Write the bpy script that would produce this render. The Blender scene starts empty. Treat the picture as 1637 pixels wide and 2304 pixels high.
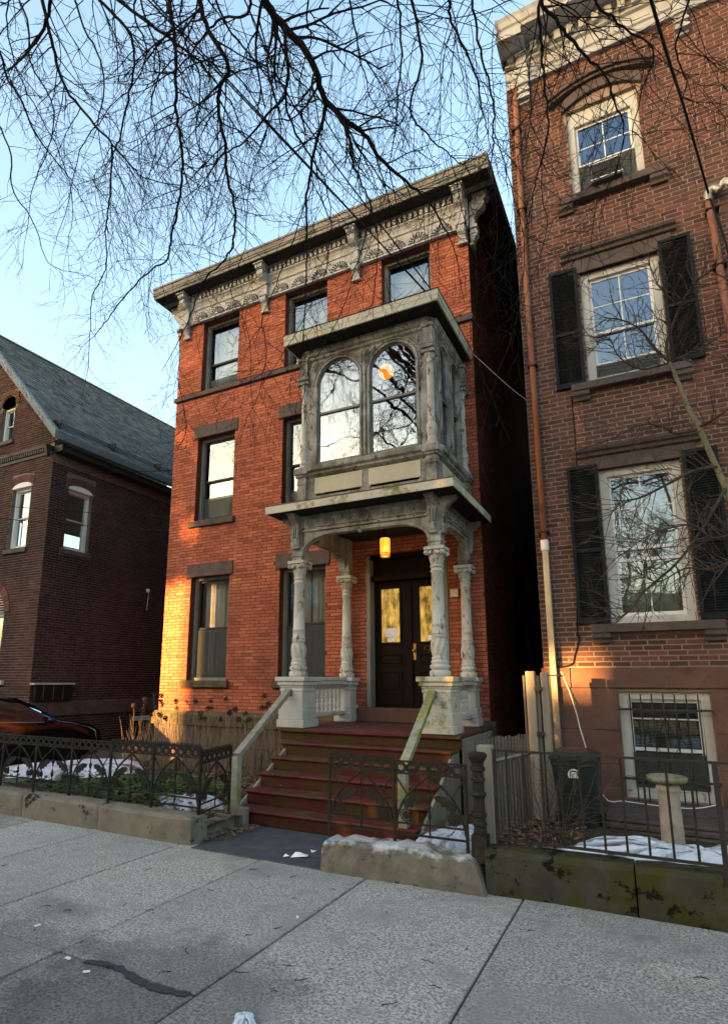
import bpy, math, random
from mathutils import Vector, Matrix
random.seed(7)
S = bpy.context.scene
COL = S.collection
rad = math.radians

# ------------------------------------------------------------------ camera
cam_d = bpy.data.cameras.new('camera'); cam = bpy.data.objects.new('camera', cam_d); COL.objects.link(cam)
YAW, PITCH, ROLL = -0.48918, 0.19592, 0.00318
fwd = Vector((math.sin(YAW)*math.cos(PITCH), math.cos(YAW)*math.cos(PITCH), math.sin(PITCH)))
rgt = Vector((math.cos(YAW), -math.sin(YAW), 0)); upv = rgt.cross(fwd)
r2 = rgt*math.cos(ROLL)+upv*math.sin(ROLL); u2 = upv*math.cos(ROLL)-rgt*math.sin(ROLL)
mw = Matrix((r2, u2, -fwd)).transposed().to_4x4(); mw.translation = (0, -9, 1.6)
cam.matrix_world = mw
cam_d.sensor_fit = 'HORIZONTAL'; cam_d.sensor_width = 36; cam_d.lens = 36*1319.75/1637
cam_d.shift_x = (818.5-751.2)/1637; cam_d.shift_y = (1271.85-1152)/1637
cam_d.clip_end = 2000; cam_d.clip_start = .05
S.camera = cam

# ------------------------------------------------------------------ sky, sun, exposure
SUN_EL, SUN_AZ = rad(4.0), rad(35)          # azimuth measured left of the street normal (-Y)
to_sun = Vector((-math.sin(SUN_AZ)*math.cos(SUN_EL), -math.cos(SUN_AZ)*math.cos(SUN_EL), math.sin(SUN_EL)))
W = bpy.data.worlds.new('World'); S.world = W; W.use_nodes = True
wn = W.node_tree; wn.nodes.clear()
sky = wn.nodes.new('ShaderNodeTexSky'); sky.sky_type = 'NISHITA'; sky.sun_disc = False
sky.sun_elevation = SUN_EL
sky.sun_rotation = math.atan2(to_sun.x, to_sun.y)
sky.altitude = 20; sky.air_density = 1.0; sky.dust_density = 3.4; sky.ozone_density = 1.25
bg = wn.nodes.new('ShaderNodeBackground'); bg.inputs[1].default_value = 0.15
wo = wn.nodes.new('ShaderNodeOutputWorld')
wn.links.new(sky.outputs[0], bg.inputs[0]); wn.links.new(bg.outputs[0], wo.inputs[0])
sd = bpy.data.lights.new('sun', 'SUN'); sd.energy = 5.0; sd.angle = rad(.53); sd.color = (1, .52, .16)
so = bpy.data.objects.new('sun', sd); COL.objects.link(so); so.location = to_sun*60
so.rotation_euler = to_sun.to_track_quat('Z', 'Y').to_euler()
vs = S.view_settings
vs.view_transform = 'Standard'; vs.look = 'None'; vs.gamma = 1; vs.use_curve_mapping = False
vs.exposure = 3.38

# ------------------------------------------------------------------ node helpers and materials
MATS = {}
def newmat(name):
    m = bpy.data.materials.new(name); m.use_nodes = True
    nt = m.node_tree; nt.nodes.clear()
    out = nt.nodes.new('ShaderNodeOutputMaterial')
    MATS[name] = m
    return m, nt, out
def nd(nt, t, **kw):
    n = nt.nodes.new(t)
    for k, v in kw.items():
        if k in n.inputs: n.inputs[k].default_value = v
        else: setattr(n, k, v)
    return n
def c4(c): return (c[0], c[1], c[2], 1)
def noise(nt, vec, sc, detail=5, rough=.6, dist=0):
    n = nd(nt, 'ShaderNodeTexNoise'); n.inputs['Scale'].default_value = sc; n.inputs['Detail'].default_value = detail
    n.inputs['Roughness'].default_value = rough; n.inputs['Distortion'].default_value = dist
    nt.links.new(vec, n.inputs['Vector']); return n.outputs[0]
def ramp(nt, fac, lo, hi):
    n = nd(nt, 'ShaderNodeMapRange'); n.inputs[1].default_value = lo; n.inputs[2].default_value = hi
    nt.links.new(fac, n.inputs[0]); return n.outputs[0]
def mixc(nt, fac, a, b):
    n = nt.nodes.new('ShaderNodeMix'); n.data_type = 'RGBA'
    for sock, v in ((n.inputs[0], fac), (n.inputs[6], a), (n.inputs[7], b)):
        if hasattr(v, 'is_linked'): nt.links.new(v, sock)
        elif isinstance(v, (int, float)): sock.default_value = v
        else: sock.default_value = c4(v)
    return n.outputs[2]
def mathn(nt, op, a, b=0):
    n = nt.nodes.new('ShaderNodeMath'); n.operation = op
    for i, v in enumerate((a, b)):
        if hasattr(v, 'is_linked'): nt.links.new(v, n.inputs[i])
        else: n.inputs[i].default_value = v
    return n.outputs[0]
def position(nt, stretch=None, world=True):
    if world: v = nt.nodes.new('ShaderNodeNewGeometry').outputs['Position']
    else: v = nt.nodes.new('ShaderNodeTexCoord').outputs['Object']
    if stretch:
        mp = nt.nodes.new('ShaderNodeMapping'); mp.inputs['Scale'].default_value = stretch
        nt.links.new(v, mp.inputs[0]); v = mp.outputs[0]
    return v
def finish(nt, out, col, rough=.8, bumpf=None, bump=.2, bdist=.01, metal=0, spec=.3):
    b = nt.nodes.new('ShaderNodeBsdfPrincipled')
    if hasattr(col, 'is_linked'): nt.links.new(col, b.inputs['Base Color'])
    else: b.inputs['Base Color'].default_value = c4(col)
    if hasattr(rough, 'is_linked'): nt.links.new(rough, b.inputs['Roughness'])
    else: b.inputs['Roughness'].default_value = rough
    b.inputs['Metallic'].default_value = metal; b.inputs['Specular IOR Level'].default_value = spec
    if bumpf is not None:
        bn = nt.nodes.new('ShaderNodeBump'); bn.inputs['Strength'].default_value = bump; bn.inputs['Distance'].default_value = bdist
        nt.links.new(bumpf, bn.inputs['Height']); nt.links.new(bn.outputs[0], b.inputs['Normal'])
    nt.links.new(b.outputs[0], out.inputs[0]); return b
def pm(name, a, b=None, sc=4, lo=.35, hi=.65, rough=.8, bump=.25, bsc=50, c=None, csc=1.5, clo=.55, chi=.68,
       d=None, dsc=9, dlo=.58, dhi=.66, metal=0, stretch=None, spec=.07, bdist=.01):
    """noise-mottled paint, stone, wood: a/b grain, then c and d as patches with their own shape"""
    m, nt, out = newmat(name); v = position(nt, stretch); v0 = position(nt)
    col = mixc(nt, ramp(nt, noise(nt, v, sc), lo, hi), a, b or tuple(x*.8 for x in a))
    if c: col = mixc(nt, ramp(nt, noise(nt, v0, csc, 6, .65), clo, chi), col, c)
    if d: col = mixc(nt, ramp(nt, noise(nt, v, dsc, 6, .7), dlo, dhi), col, d)
    finish(nt, out, col, rough, noise(nt, v, bsc, 4), bump, bdist, metal, spec); return m
def brickmat(name, tones, dirt, dlo, dhi, dsc=.7, grain=.75):
    m, nt, out = newmat(name); v = position(nt)
    at = nd(nt, 'ShaderNodeAttribute', attribute_name='tone').outputs['Fac']
    ob = nt.nodes.new('ShaderNodeObjectInfo').outputs['Random']
    t = mathn(nt, 'FRACT', mathn(nt, 'ADD', at, ob))
    cr = nt.nodes.new('ShaderNodeValToRGB'); cr.color_ramp.interpolation = 'LINEAR'
    el = cr.color_ramp.elements
    while len(el) < len(tones): el.new(.5)
    for i, c in enumerate(tones): el[i].position = i/(len(tones)-1); el[i].color = c4(c)
    nt.links.new(t, cr.inputs[0])
    g = mixc(nt, ramp(nt, noise(nt, v, 38, 5, .7), .3, .7), (grain,)*3, (1.12,)*3)
    mu = nt.nodes.new('ShaderNodeMix'); mu.data_type = 'RGBA'; mu.blend_type = 'MULTIPLY'; mu.inputs[0].default_value = 1
    nt.links.new(cr.outputs[0], mu.inputs[6]); nt.links.new(g, mu.inputs[7])
    col = mixc(nt, ramp(nt, noise(nt, v, dsc, 6, .62), dlo, dhi), mu.outputs[2], dirt)
    st = noise(nt, position(nt, (3.2, 3.2, .28)), 1.0, 6, .6)                # rain streaks down the face
    col = mixc(nt, mathn(nt, 'MULTIPLY', ramp(nt, st, .52, .74), .55), col, dirt)
    finish(nt, out, col, .95, noise(nt, v, 90, 5), .35, .008, spec=.04); return m

brickmat('brick_red', [(.27, .085, .05), (.41, .13, .07), (.52, .175, .095), (.43, .135, .073), (.35, .108, .06), (.48, .155, .083), (.37, .115, .063), (.45, .14, .076), (.23, .075, .046)], (.19, .068, .045), .46, .78, .9)
brickmat('brick_side_shaded', [(.10, .032, .022), (.14, .042, .028), (.17, .052, .034), (.08, .028, .02)], (.03, .016, .013), .35, .62, .5)  # darker copy of the red brick with alley shade put into its colour
pm('mortar_red', (.10, .034, .022), (.15, .05, .032), 12, rough=.95)
brickmat('brick_brown', [(.078, .040, .033), (.135, .060, .046), (.185, .078, .058), (.118, .054, .043), (.07, .04, .035), (.15, .067, .052), (.092, .05, .042)], (.085, .058, .048), .45, .8, 1.3)
pm('mortar_pale', (.29, .215, .165), (.22, .165, .125), 10, rough=.95, d=(.13, .10, .08), dsc=3)
brickmat('brick_sooty', [(.050, .031, .027), (.085, .040, .032), (.11, .047, .036), (.062, .033, .029), (.036, .027, .025)], (.024, .019, .018), .42, .66, .5)
pm('mortar_grey', (.20, .165, .14), (.11, .09, .076), 10, rough=.95)
pm('brownstone', (.085, .064, .055), (.115, .086, .073), 6, rough=.9, c=(.06, .05, .044), csc=2.2, d=(.2, .15, .12), dsc=11, dlo=.66, dhi=.74)
pm('brownstone_warm', (.115, .062, .045), (.145, .082, .06), 5, rough=.9, c=(.075, .048, .038), csc=1.8, d=(.095, .062, .05), dsc=10)
pm('mossy_stone', (.075, .062, .036), (.12, .092, .055), 7, rough=.95, c=(.055, .065, .022), csc=4, d=(.03, .026, .02), dsc=12)
pm('trim_cream', (.41, .41, .395), (.30, .30, .29), 6, rough=.75, c=(.27, .255, .22), csc=2.5, d=(.13, .12, .095), dsc=9, dlo=.6, dhi=.68, stretch=(1, 1, .5))
pm('eave_grey', (.24, .23, .205), (.17, .16, .14), 6, rough=.8, d=(.08, .075, .06), dsc=9, stretch=(.3, 1, 1))
pm('trim_weathered', (.40, .39, .345), (.20, .195, .172), 8, rough=.8, c=(.14, .128, .10), csc=3.0, clo=.47, chi=.63, d=(.07, .06, .046), dsc=15, dlo=.57, dhi=.63, stretch=(1, 1, .35))
pm('painted_shade', (.026, .024, .021), (.036, .033, .028), 6, rough=.85)  # near-black undersides: their shade is put into the colour
pm('panel_yellowed', (.56, .52, .39), (.47, .43, .31), 3, rough=.7, d=(.16, .15, .08), dsc=16, dlo=.66, dhi=.74)
pm('paint_peeling', (.54, .515, .44), (.43, .405, .34), 7, rough=.7, c=(.38, .35, .28), csc=3.2, d=(.13, .12, .095), dsc=14, dlo=.58, dhi=.61, stretch=(1, 1, .45), bump=.4, bsc=22)
pm('paint_mossy', (.58, .545, .43), (.49, .455, .345), 7, rough=.75, c=(.20, .20, .055), csc=3.2, clo=.52, chi=.63, d=(.15, .14, .09), dsc=15, dlo=.62, dhi=.66, bump=.4, bsc=22)
pm('cornice_white', (.43, .44, .44), (.33, .34, .34), 6, rough=.7, c=(.27, .255, .225), csc=2.5, d=(.2, .185, .155), dsc=12, dlo=.62, dhi=.7, stretch=(1, 1, .5))
pm('paint_white', (.53, .515, .455), (.43, .415, .36), 6, rough=.6, c=(.38, .36, .31), csc=3, d=(.25, .225, .18), dsc=10, dlo=.60, dhi=.68, stretch=(1, 1, .4))
pm('paint_bright', (.74, .73, .69), (.64, .63, .59), 5, rough=.6, d=(.40, .37, .29), dsc=8, dlo=.66, dhi=.74)
pm('frame_grey', (.24, .225, .185), (.17, .16, .135), 9, rough=.7, stretch=(1, 1, .3))
pm('frame_dark', (.045, .042, .038), (.03, .028, .026), 9, rough=.5)
pm('shutter_green', (.011, .013, .0135), (.017, .020, .0205), 9, rough=.55, d=(.08, .09, .085), dsc=16, dlo=.7, dhi=.76)
pm('iron_black', (.014, .014, .013), (.022, .021, .018), 30, rough=.5, spec=.4)
pm('iron_olive', (.026, .023, .016), (.036, .031, .021), 30, rough=.6, c=(.065, .042, .024), csc=7, bump=.3)
pm('iron_grey', (.026, .0255, .023), (.019, .0185, .017), 30, rough=.55, c=(.05, .038, .026), csc=6, bump=.3)
pm('copper_rust', (.21, .085, .048), (.26, .125, .082), 8, rough=.7, c=(.12, .085, .078), csc=1.7, stretch=(1, 1, .4))
pm('galvanised', (.36, .32, .24), (.28, .25, .19), 7, rough=.38, metal=.7, stretch=(1, 1, .3))
pm('wood_dark', (.13, .118, .092), (.085, .077, .06), 12, rough=.9, stretch=(1, 1, .07))
pm('wood_grey', (.30, .27, .205), (.20, .178, .135), 12, rough=.9, stretch=(1, 1, .07), d=(.09, .08, .06), dsc=5, dlo=.66, dhi=.72)
pm('wood_mossy', (.34, .32, .24), (.25, .235, .17), 12, rough=.9, c=(.19, .20, .06), csc=3.5, clo=.48, chi=.6, d=(.10, .10, .075), dsc=9, dlo=.64, dhi=.7)
pm('step_red', (.105, .022, .017), (.060, .020, .015), 6, rough=.55, c=(.060, .038, .013), csc=1.7, clo=.44, chi=.56, d=(.34, .24, .17), dsc=10, dlo=.69, dhi=.72, stretch=(.5, 1, 1.6))
pm('step_tread', (.088, .022, .018), (.125, .036, .028), 9, rough=.5, c=(.085, .062, .028), csc=2.4, clo=.5, chi=.62, d=(.3, .24, .18), dsc=12, dlo=.72, dhi=.75, stretch=(.35, 1.4, 1))
pm('porch_floor', (.11, .040, .034), (.145, .058, .048), 9, rough=.5, c=(.08, .042, .034), csc=2.4)
pm('door_wood', (.009, .006, .005), (.014, .008, .006), 10, rough=.5, spec=.06, stretch=(1, 1, .12), d=(.11, .04, .02), dsc=5, dlo=.72, dhi=.78)
pm('soil', (.045, .032, .022), (.075, .052, .036), 9, rough=1, d=(.13, .085, .05), dsc=22, bump=.8, bsc=25, bdist=.03)
pm('asphalt', (.05, .05, .05), (.065, .063, .06), 40, rough=.9, bump=.4, bsc=120)
pm('driveway_gravel', (.20, .165, .12), (.14, .115, .085), 14, rough=.95, bump=.5, bsc=60)
pm('slate_flag', (.060, .066, .070), (.082, .088, .090), 5, rough=.75, d=(.11, .115, .115), dsc=7)
pm('wall_stone', (.225, .195, .145), (.165, .142, .105), 5, rough=.95, c=(.115, .098, .07), csc=2.4, d=(.028, .024, .018), dsc=4.0, dlo=.585, dhi=.63, bump=.5, bsc=40)
pm('broken_stone', (.30, .265, .20), (.21, .18, .135), 6, rough=.9, c=(.62, .60, .55), csc=3.4, clo=.55, chi=.62, d=(.08, .07, .055), dsc=8, dlo=.66, dhi=.7, bump=.7, bsc=25, bdist=.02)
pm('kerb_mossy', (.066, .060, .042), (.045, .041, .029), 6, rough=.95, c=(.050, .049, .014), csc=3.4, clo=.45, chi=.6, d=(.012, .011, .007), dsc=5, dlo=.57, dhi=.61, bump=.6, bsc=40)
pm('birdbath_stone', (.40, .33, .255), (.30, .245, .19), 7, rough=.9, c=(.17, .135, .10), csc=4, clo=.55, chi=.7, bump=.4)
pm('bath_mossy', (.24, .215, .145), (.17, .152, .10), 7, rough=.95, c=(.10, .105, .04), csc=7, clo=.48, chi=.6, d=(.05, .045, .035), dsc=15)
pm('snow', (.76, .78, .80), (.58, .60, .63), 26, rough=.6, bump=1.0, bsc=45, bdist=.03, d=(.40, .40, .40), dsc=36, dlo=.58, dhi=.70)
pm('snow_gritty', (.80, .82, .84), (.70, .72, .75), 18, rough=.6, bump=.9, bsc=30, bdist=.03, d=(.20, .19, .18), dsc=26, dlo=.64, dhi=.69)
pm('bin_plastic', (.008, .016, .015), (.012, .021, .020), 14, rough=.45, spec=.4)
pm('decal_white', (.75, .75, .72), (.66, .66, .63), 40, rough=.6)
pm('paper', (.80, .80, .78), (.74, .74, .72), 14, rough=.7)
pm('bark', (.012, .010, .010), (.022, .018, .016), 24, rough=.95, bump=.6, bsc=60)
pm('bark_twig', (.013, .011, .011), (.02, .016, .015), 12, rough=.9)
pm('bark_pale', (.20, .18, .105), (.125, .11, .066), 20, rough=.9, bump=.5, bsc=60, c=(.15, .155, .075), csc=6)
pm('twig_brown', (.055, .040, .030), (.085, .062, .046), 12, rough=.9)
pm('dry_stalk', (.36, .25, .15), (.24, .155, .09), 9, rough=.9)
pm('dry_bloom', (.060, .032, .026), (.10, .055, .040), 26, rough=1)
pm('dry_leaf', (.17, .095, .050), (.26, .165, .095), 9, rough=.95)
pm('ivy_leaf', (.040, .075, .020), (.065, .105, .032), 6, rough=.55, c=(.11, .12, .04), csc=5)
pm('evergreen', (.020, .038, .015), (.034, .052, .02), 6, rough=.8)
brickmat('slate_tile', [(.07, .068, .060), (.12, .115, .10), (.165, .156, .134), (.095, .091, .08), (.135, .128, .11)], (.18, .165, .13), .55, .85, .8)
pm('slate_roof', (.23, .24, .225), (.31, .31, .28), 5, rough=.75, c=(.36, .35, .30), csc=1.2, d=(.12, .13, .13), dsc=16)
pm('ridge_moss', (.13, .115, .055), (.19, .165, .085), 8, rough=.95)
pm('trim_blue_grey', (.15, .185, .195), (.12, .15, .16), 8, rough=.6)
pm('brass', (.45, .29, .10), (.30, .19, .07), 20, rough=.35, metal=.9)
pm('cable_black', (.012, .012, .013), None, 5, rough=.6)
pm('cable_white', (.70, .68, .62), (.6, .58, .52), 5, rough=.5)
pm('ac_metal', (.075, .082, .075), (.06, .066, .06), 8, rough=.5)
pm('tyre', (.012, .012, .012), None, 8, rough=.9)
pm('rim', (.35, .35, .35), None, 8, rough=.35, metal=.8)
pm('plastic_black', (.015, .015, .016), None, 8, rough=.5)
pm('curtain', (.60, .58, .52), (.50, .48, .43), 6, rough=.95)
pm('blind', (.42, .44, .36), (.36, .375, .31), 6, rough=.8)
pm('room_dark', (.055, .048, .040), None, 3, rough=1)
pm('roof_tar', (.05, .05, .052), (.07, .07, .07), 5, rough=.9)
pm('car_seat', (.06, .058, .05), None, 5, rough=.9)

def concrete():
    m, nt, out = newmat('concrete'); v = position(nt)
    ob = nt.nodes.new('ShaderNodeObjectInfo').outputs['Random']
    col = mixc(nt, ramp(nt, noise(nt, v, 58, 4, .9), .41, .58), (.13, .12, .10), (.53, .50, .42))
    col = mixc(nt, ramp(nt, noise(nt, v, 24, 5, .8), .60, .72), col, (.16, .15, .125))
    col = mixc(nt, ramp(nt, noise(nt, v, 6, 6, .75), .52, .74), col, (.22, .208, .175))
    col = mixc(nt, ramp(nt, noise(nt, v, 1.5, 6, .6), .48, .72), col, (.27, .256, .218))
    col = mixc(nt, mathn(nt, 'MULTIPLY', ramp(nt, noise(nt, v, .75, 6, .7), .58, .72), .35), col, (.10, .095, .083))
    for (sx, sy, sr) in ((-2.35, -6.6, 1.05), (-3.9, -6.75, 1.15)):         # two broad darker patches with noisy edges
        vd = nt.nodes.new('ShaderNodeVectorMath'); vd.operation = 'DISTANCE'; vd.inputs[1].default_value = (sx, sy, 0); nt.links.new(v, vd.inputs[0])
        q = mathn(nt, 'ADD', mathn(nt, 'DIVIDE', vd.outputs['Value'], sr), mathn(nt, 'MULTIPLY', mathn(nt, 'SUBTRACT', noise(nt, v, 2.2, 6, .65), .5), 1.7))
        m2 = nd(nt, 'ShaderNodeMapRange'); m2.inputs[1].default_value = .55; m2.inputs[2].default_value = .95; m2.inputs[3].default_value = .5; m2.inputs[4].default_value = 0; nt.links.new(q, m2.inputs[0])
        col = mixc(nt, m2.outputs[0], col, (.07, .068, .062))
    col = mixc(nt, ramp(nt, noise(nt, v, 48, 2, .5), .70, .74), col, (.10, .09, .075))
    mu = nt.nodes.new('ShaderNodeMix'); mu.data_type = 'RGBA'; mu.blend_type = 'MULTIPLY'; mu.inputs[0].default_value = 1
    nt.links.new(col, mu.inputs[6])
    sh = nt.nodes.new('ShaderNodeMapRange'); sh.inputs[3].default_value = .80; sh.inputs[4].default_value = 1.16; nt.links.new(ob, sh.inputs[0])
    nt.links.new(sh.outputs[0], mu.inputs[7])
    finish(nt, out, mu.outputs[2], .9, noise(nt, v, 160, 4, .8), .5, .006, spec=.08)
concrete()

def glassmat(name, refl=.30, wav=.02, wsc=2.2, tint=(.8, .82, .8)):
    m, nt, out = newmat(name); v = position(nt)
    tr = nd(nt, 'ShaderNodeBsdfTransparent'); tr.inputs[0].default_value = c4(tint)
    gl = nd(nt, 'ShaderNodeBsdfGlossy'); gl.inputs['Roughness'].default_value = .012; gl.inputs[0].default_value = (.62, .82, 1.0, 1)
    bn = nt.nodes.new('ShaderNodeBump'); bn.inputs['Strength'].default_value = 1; bn.inputs['Distance'].default_value = wav
    nt.links.new(noise(nt, v, wsc, 2, .4), bn.inputs['Height']); nt.links.new(bn.outputs[0], gl.inputs['Normal'])
    fr = nd(nt, 'ShaderNodeFresnel'); fr.inputs[0].default_value = 1.5
    mx = nt.nodes.new('ShaderNodeMixShader')
    nt.links.new(mathn(nt, 'ADD', fr.outputs[0], refl), mx.inputs[0])
    nt.links.new(tr.outputs[0], mx.inputs[1]); nt.links.new(gl.outputs[0], mx.inputs[2]); nt.links.new(mx.outputs[0], out.inputs[0])
glassmat('window_glass', .11, .003, 1.8)
glassmat('old_glass', .18, .004, 2.2)
glassmat('car_glass', .10, 0, 1, (.35, .38, .34))
def screenmat():
    m, nt, out = newmat('insect_screen')
    tr = nd(nt, 'ShaderNodeBsdfTransparent'); df = nd(nt, 'ShaderNodeBsdfDiffuse'); df.inputs[0].default_value = (.075, .08, .072, 1)
    mx = nt.nodes.new('ShaderNodeMixShader'); mx.inputs[0].default_value = .62
    nt.links.new(tr.outputs[0], mx.inputs[1]); nt.links.new(df.outputs[0], mx.inputs[2]); nt.links.new(mx.outputs[0], out.inputs[0])
screenmat()
def emit(name, a, b, sc, lo, hi, st, stretch=None):
    m, nt, out = newmat(name); v = position(nt, stretch)
    e = nd(nt, 'ShaderNodeEmission'); e.inputs[1].default_value = st
    nt.links.new(mixc(nt, ramp(nt, noise(nt, v, sc, 5, .65), lo, hi), a, b), e.inputs[0])
    nt.links.new(e.outputs[0], out.inputs[0])
emit('lit_door_glass', (.62, .36, .075), (.10, .058, .014), 9, .36, .66, .14, (1, 1, .5))
emit('lamp_amber', (1, .50, .07), (.8, .26, .015), 22, .35, .6, .20, (1, 1, .25))
emit('lamp_orange', (1, .36, .035), (.9, .26, .02), 8, .35, .65, .15)
emit('bulb', (1, .75, .25), (1, .75, .25), 3, .3, .6, 2.2)
def carpaint():
    m, nt, out = newmat('car_paint')
    b = finish(nt, out, (.004, .0045, .005), .10, spec=.35)
    b.inputs['Coat Weight'].default_value = .0; b.inputs['Coat Roughness'].default_value = .03
carpaint()
def farbrick():
    m, nt, out = newmat('far_brick'); v = position(nt)
    mp = nt.nodes.new('ShaderNodeMapping'); mp.inputs['Rotation'].default_value = (rad(90), 0, 0); nt.links.new(v, mp.inputs[0])
    br = nd(nt, 'ShaderNodeTexBrick'); br.inputs['Scale'].default_value = 4.3; br.inputs['Color1'].default_value = (.40, .15, .075, 1)
    br.inputs['Color2'].default_value = (.31, .11, .06, 1); br.inputs['Mortar'].default_value = (.3, .2, .14, 1); br.inputs['Mortar Size'].default_value = .012
    nt.links.new(mp.outputs[0], br.inputs['Vector']); finish(nt, out, br.outputs[0], .9)
farbrick()

# ------------------------------------------------------------------ mesh helpers
class MB:
    def __init__(s): s.v = []; s.f = []; s.t = []; s.M = None; s.smooth = False
    def add(s, vs, fs, tone=0.):
        o = len(s.v)
        if s.M is not None: vs = [s.M @ Vector(p) for p in vs]
        s.v += [tuple(p) for p in vs]; s.f += [tuple(i+o for i in f) for f in fs]; s.t += [tone]*len(fs)
        return s
    def box(s, x0, x1, y0, y1, z0, z1, tone=0.):
        return s.add([(x0,y0,z0),(x1,y0,z0),(x1,y1,z0),(x0,y1,z0),(x0,y0,z1),(x1,y0,z1),(x1,y1,z1),(x0,y1,z1)],
              [(0,3,2,1),(4,5,6,7),(0,1,5,4),(1,2,6,5),(2,3,7,6),(3,0,4,7)], tone)
    def bbox(s, x0, x1, y0, y1, z0, z1, b=.008):
        """box with chamfered edges"""
        P = []
        for (z, i) in ((z0, b), (z0+b, 0), (z1-b, 0), (z1, b)):
            P += [(x0+i+b*(i==0), y0+i, z), (x1-i-b*(i==0), y0+i, z), (x1-i, y0+i+b*(i==0), z), (x1-i, y1-i-b*(i==0), z),
                  (x1-i-b*(i==0), y1-i, z), (x0+i+b*(i==0), y1-i, z), (x0+i, y1-i-b*(i==0), z), (x0+i, y0+i+b*(i==0), z)]
        F = [tuple(range(7, -1, -1)), tuple(range(24, 32))]
        for r in range(3):
            for k in range(8): F.append((r*8+k, r*8+(k+1) % 8, r*8+8+(k+1) % 8, r*8+8+k))
        return s.add(P, F)
    def lathe(s, prof, cx, cy, n=16, twist=None):
        """prof: (r, z) from bottom to top; twist(z, angle) may scale the radius"""
        P = []
        for r, z in prof:
            for k in range(n):
                a = 2*math.pi*k/n; rr = r*(twist(z, a) if twist else 1)
                P.append((cx+rr*math.cos(a), cy+rr*math.sin(a), z))
        F = []
        for j in range(len(prof)-1):
            for k in range(n): F.append((j*n+k, j*n+(k+1) % n, j*n+n+(k+1) % n, j*n+n+k))
        F += [tuple(range(n-1, -1, -1)), tuple(range((len(prof)-1)*n, len(prof)*n))]
        s.smooth = True; return s.add(P, F)
    def tube(s, pts, r0, r1=None, n=6, cap=True):
        pts = [Vector(p) for p in pts]; r1 = r0 if r1 is None else r1; m = len(pts); P = []
        t0 = (pts[1]-pts[0]).normalized(); ref = Vector((0, 0, 1)) if abs(t0.z) < .8 else Vector((1, 0, 0))
        u = t0.cross(ref).normalized()
        for i, p in enumerate(pts):
            t = (pts[min(i+1, m-1)]-pts[max(i-1, 0)]).normalized()
            u = (u-t*u.dot(t)); u = u.normalized() if u.length > 1e-6 else t.orthogonal().normalized()
            w = t.cross(u); r = r0+(r1-r0)*i/(m-1)
            for k in range(n):
                a = 2*math.pi*k/n; P.append(p+u*(r*math.cos(a))+w*(r*math.sin(a)))
        F = [(j*n+k, j*n+(k+1) % n, j*n+n+(k+1) % n, j*n+n+k) for j in range(m-1) for k in range(n)]
        if cap: F += [tuple(range(n-1, -1, -1)), tuple(range((m-1)*n, m*n))]
        return s.add(P, F)
    def prism(s, poly, d0, d1, axes='xz'):
        """2D polygon (counter-clockwise) extruded along the third axis"""
        n = len(poly)
        if axes == 'xz': mk = lambda p, d: (p[0], d, p[1])
        elif axes == 'yz': mk = lambda p, d: (d, p[0], p[1])
        else: mk = lambda p, d: (p[0], p[1], d)
        P = [mk(p, d0) for p in poly]+[mk(p, d1) for p in poly]
        F = [tuple(range(n)), tuple(range(2*n-1, n-1, -1))]+[(k, k+n, (k+1) % n+n, (k+1) % n) for k in range(n)]
        return s.add(P, F)
    def sphere(s, c, r, nu=12, nv=8, sz=1):
        P = [(c[0], c[1], c[2]-r*sz)]
        for j in range(1, nv):
            b = math.pi*j/nv-math.pi/2
            for k in range(nu):
                a = 2*math.pi*k/nu; P.append((c[0]+r*math.cos(b)*math.cos(a), c[1]+r*math.cos(b)*math.sin(a), c[2]+r*sz*math.sin(b)))
        P.append((c[0], c[1], c[2]+r*sz)); e = len(P)-1; F = []
        for k in range(nu): F += [(0, 1+(k+1) % nu, 1+k), (e, e-nu+k, e-nu+(k+1) % nu)]
        for j in range(nv-2):
            for k in range(nu): F.append((1+j*nu+k, 1+j*nu+(k+1) % nu, 1+j*nu+nu+(k+1) % nu, 1+j*nu+nu+k))
        s.smooth = True; return s.add(P, F)
    def mesh(s, name, mat, origin=(0, 0, 0), smooth=None):
        o = Vector(origin); me = bpy.data.meshes.new(name)
        me.from_pydata([(p[0]-o.x, p[1]-o.y, p[2]-o.z) for p in s.v], [], s.f)
        if any(s.t):
            at = me.attributes.new('tone', 'FLOAT', 'FACE'); at.data.foreach_set('value', s.t)
        me.materials.append(MATS[mat])
        if smooth if smooth is not None else s.smooth:
            me.polygons.foreach_set('use_smooth', [True]*len(me.polygons))
        me.update(); return me
    def build(s, name, mat, parent=None, smooth=None, label=None, kind=None):
        """one mesh object; vertices are given in world metres"""
        og = ORG.get(parent.name, (0, 0, 0)) if parent else (0, 0, 0)
        ob = bpy.data.objects.new(name, s.mesh(name, mat, og, smooth)); COL.objects.link(ob)
        if parent: ob.parent = parent; ORG[ob.name] = og
        if label: ob['label'] = label
        if kind: ob['kind'] = kind
        return ob
ORG = {}
def thing(name, label, cat, loc, group=None):
    o = bpy.data.objects.new(name, None); COL.objects.link(o); o.location = loc; o.empty_display_size = .2
    ORG[o.name] = tuple(loc); o['label'] = label; o['category'] = cat
    if group: o['group'] = group
    return o
def single(mb, name, mat, label, cat, loc, group=None, smooth=None, kind=None):
    """a thing that is one mesh, its origin at its base"""
    ob = bpy.data.objects.new(name, mb.mesh(name, mat, loc, smooth)); COL.objects.link(ob); ob.location = loc
    if label: ob['label'] = label
    if cat: ob['category'] = cat
    if group: ob['group'] = group
    if kind: ob['kind'] = kind
    ORG[ob.name] = tuple(loc)
    return ob
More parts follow.
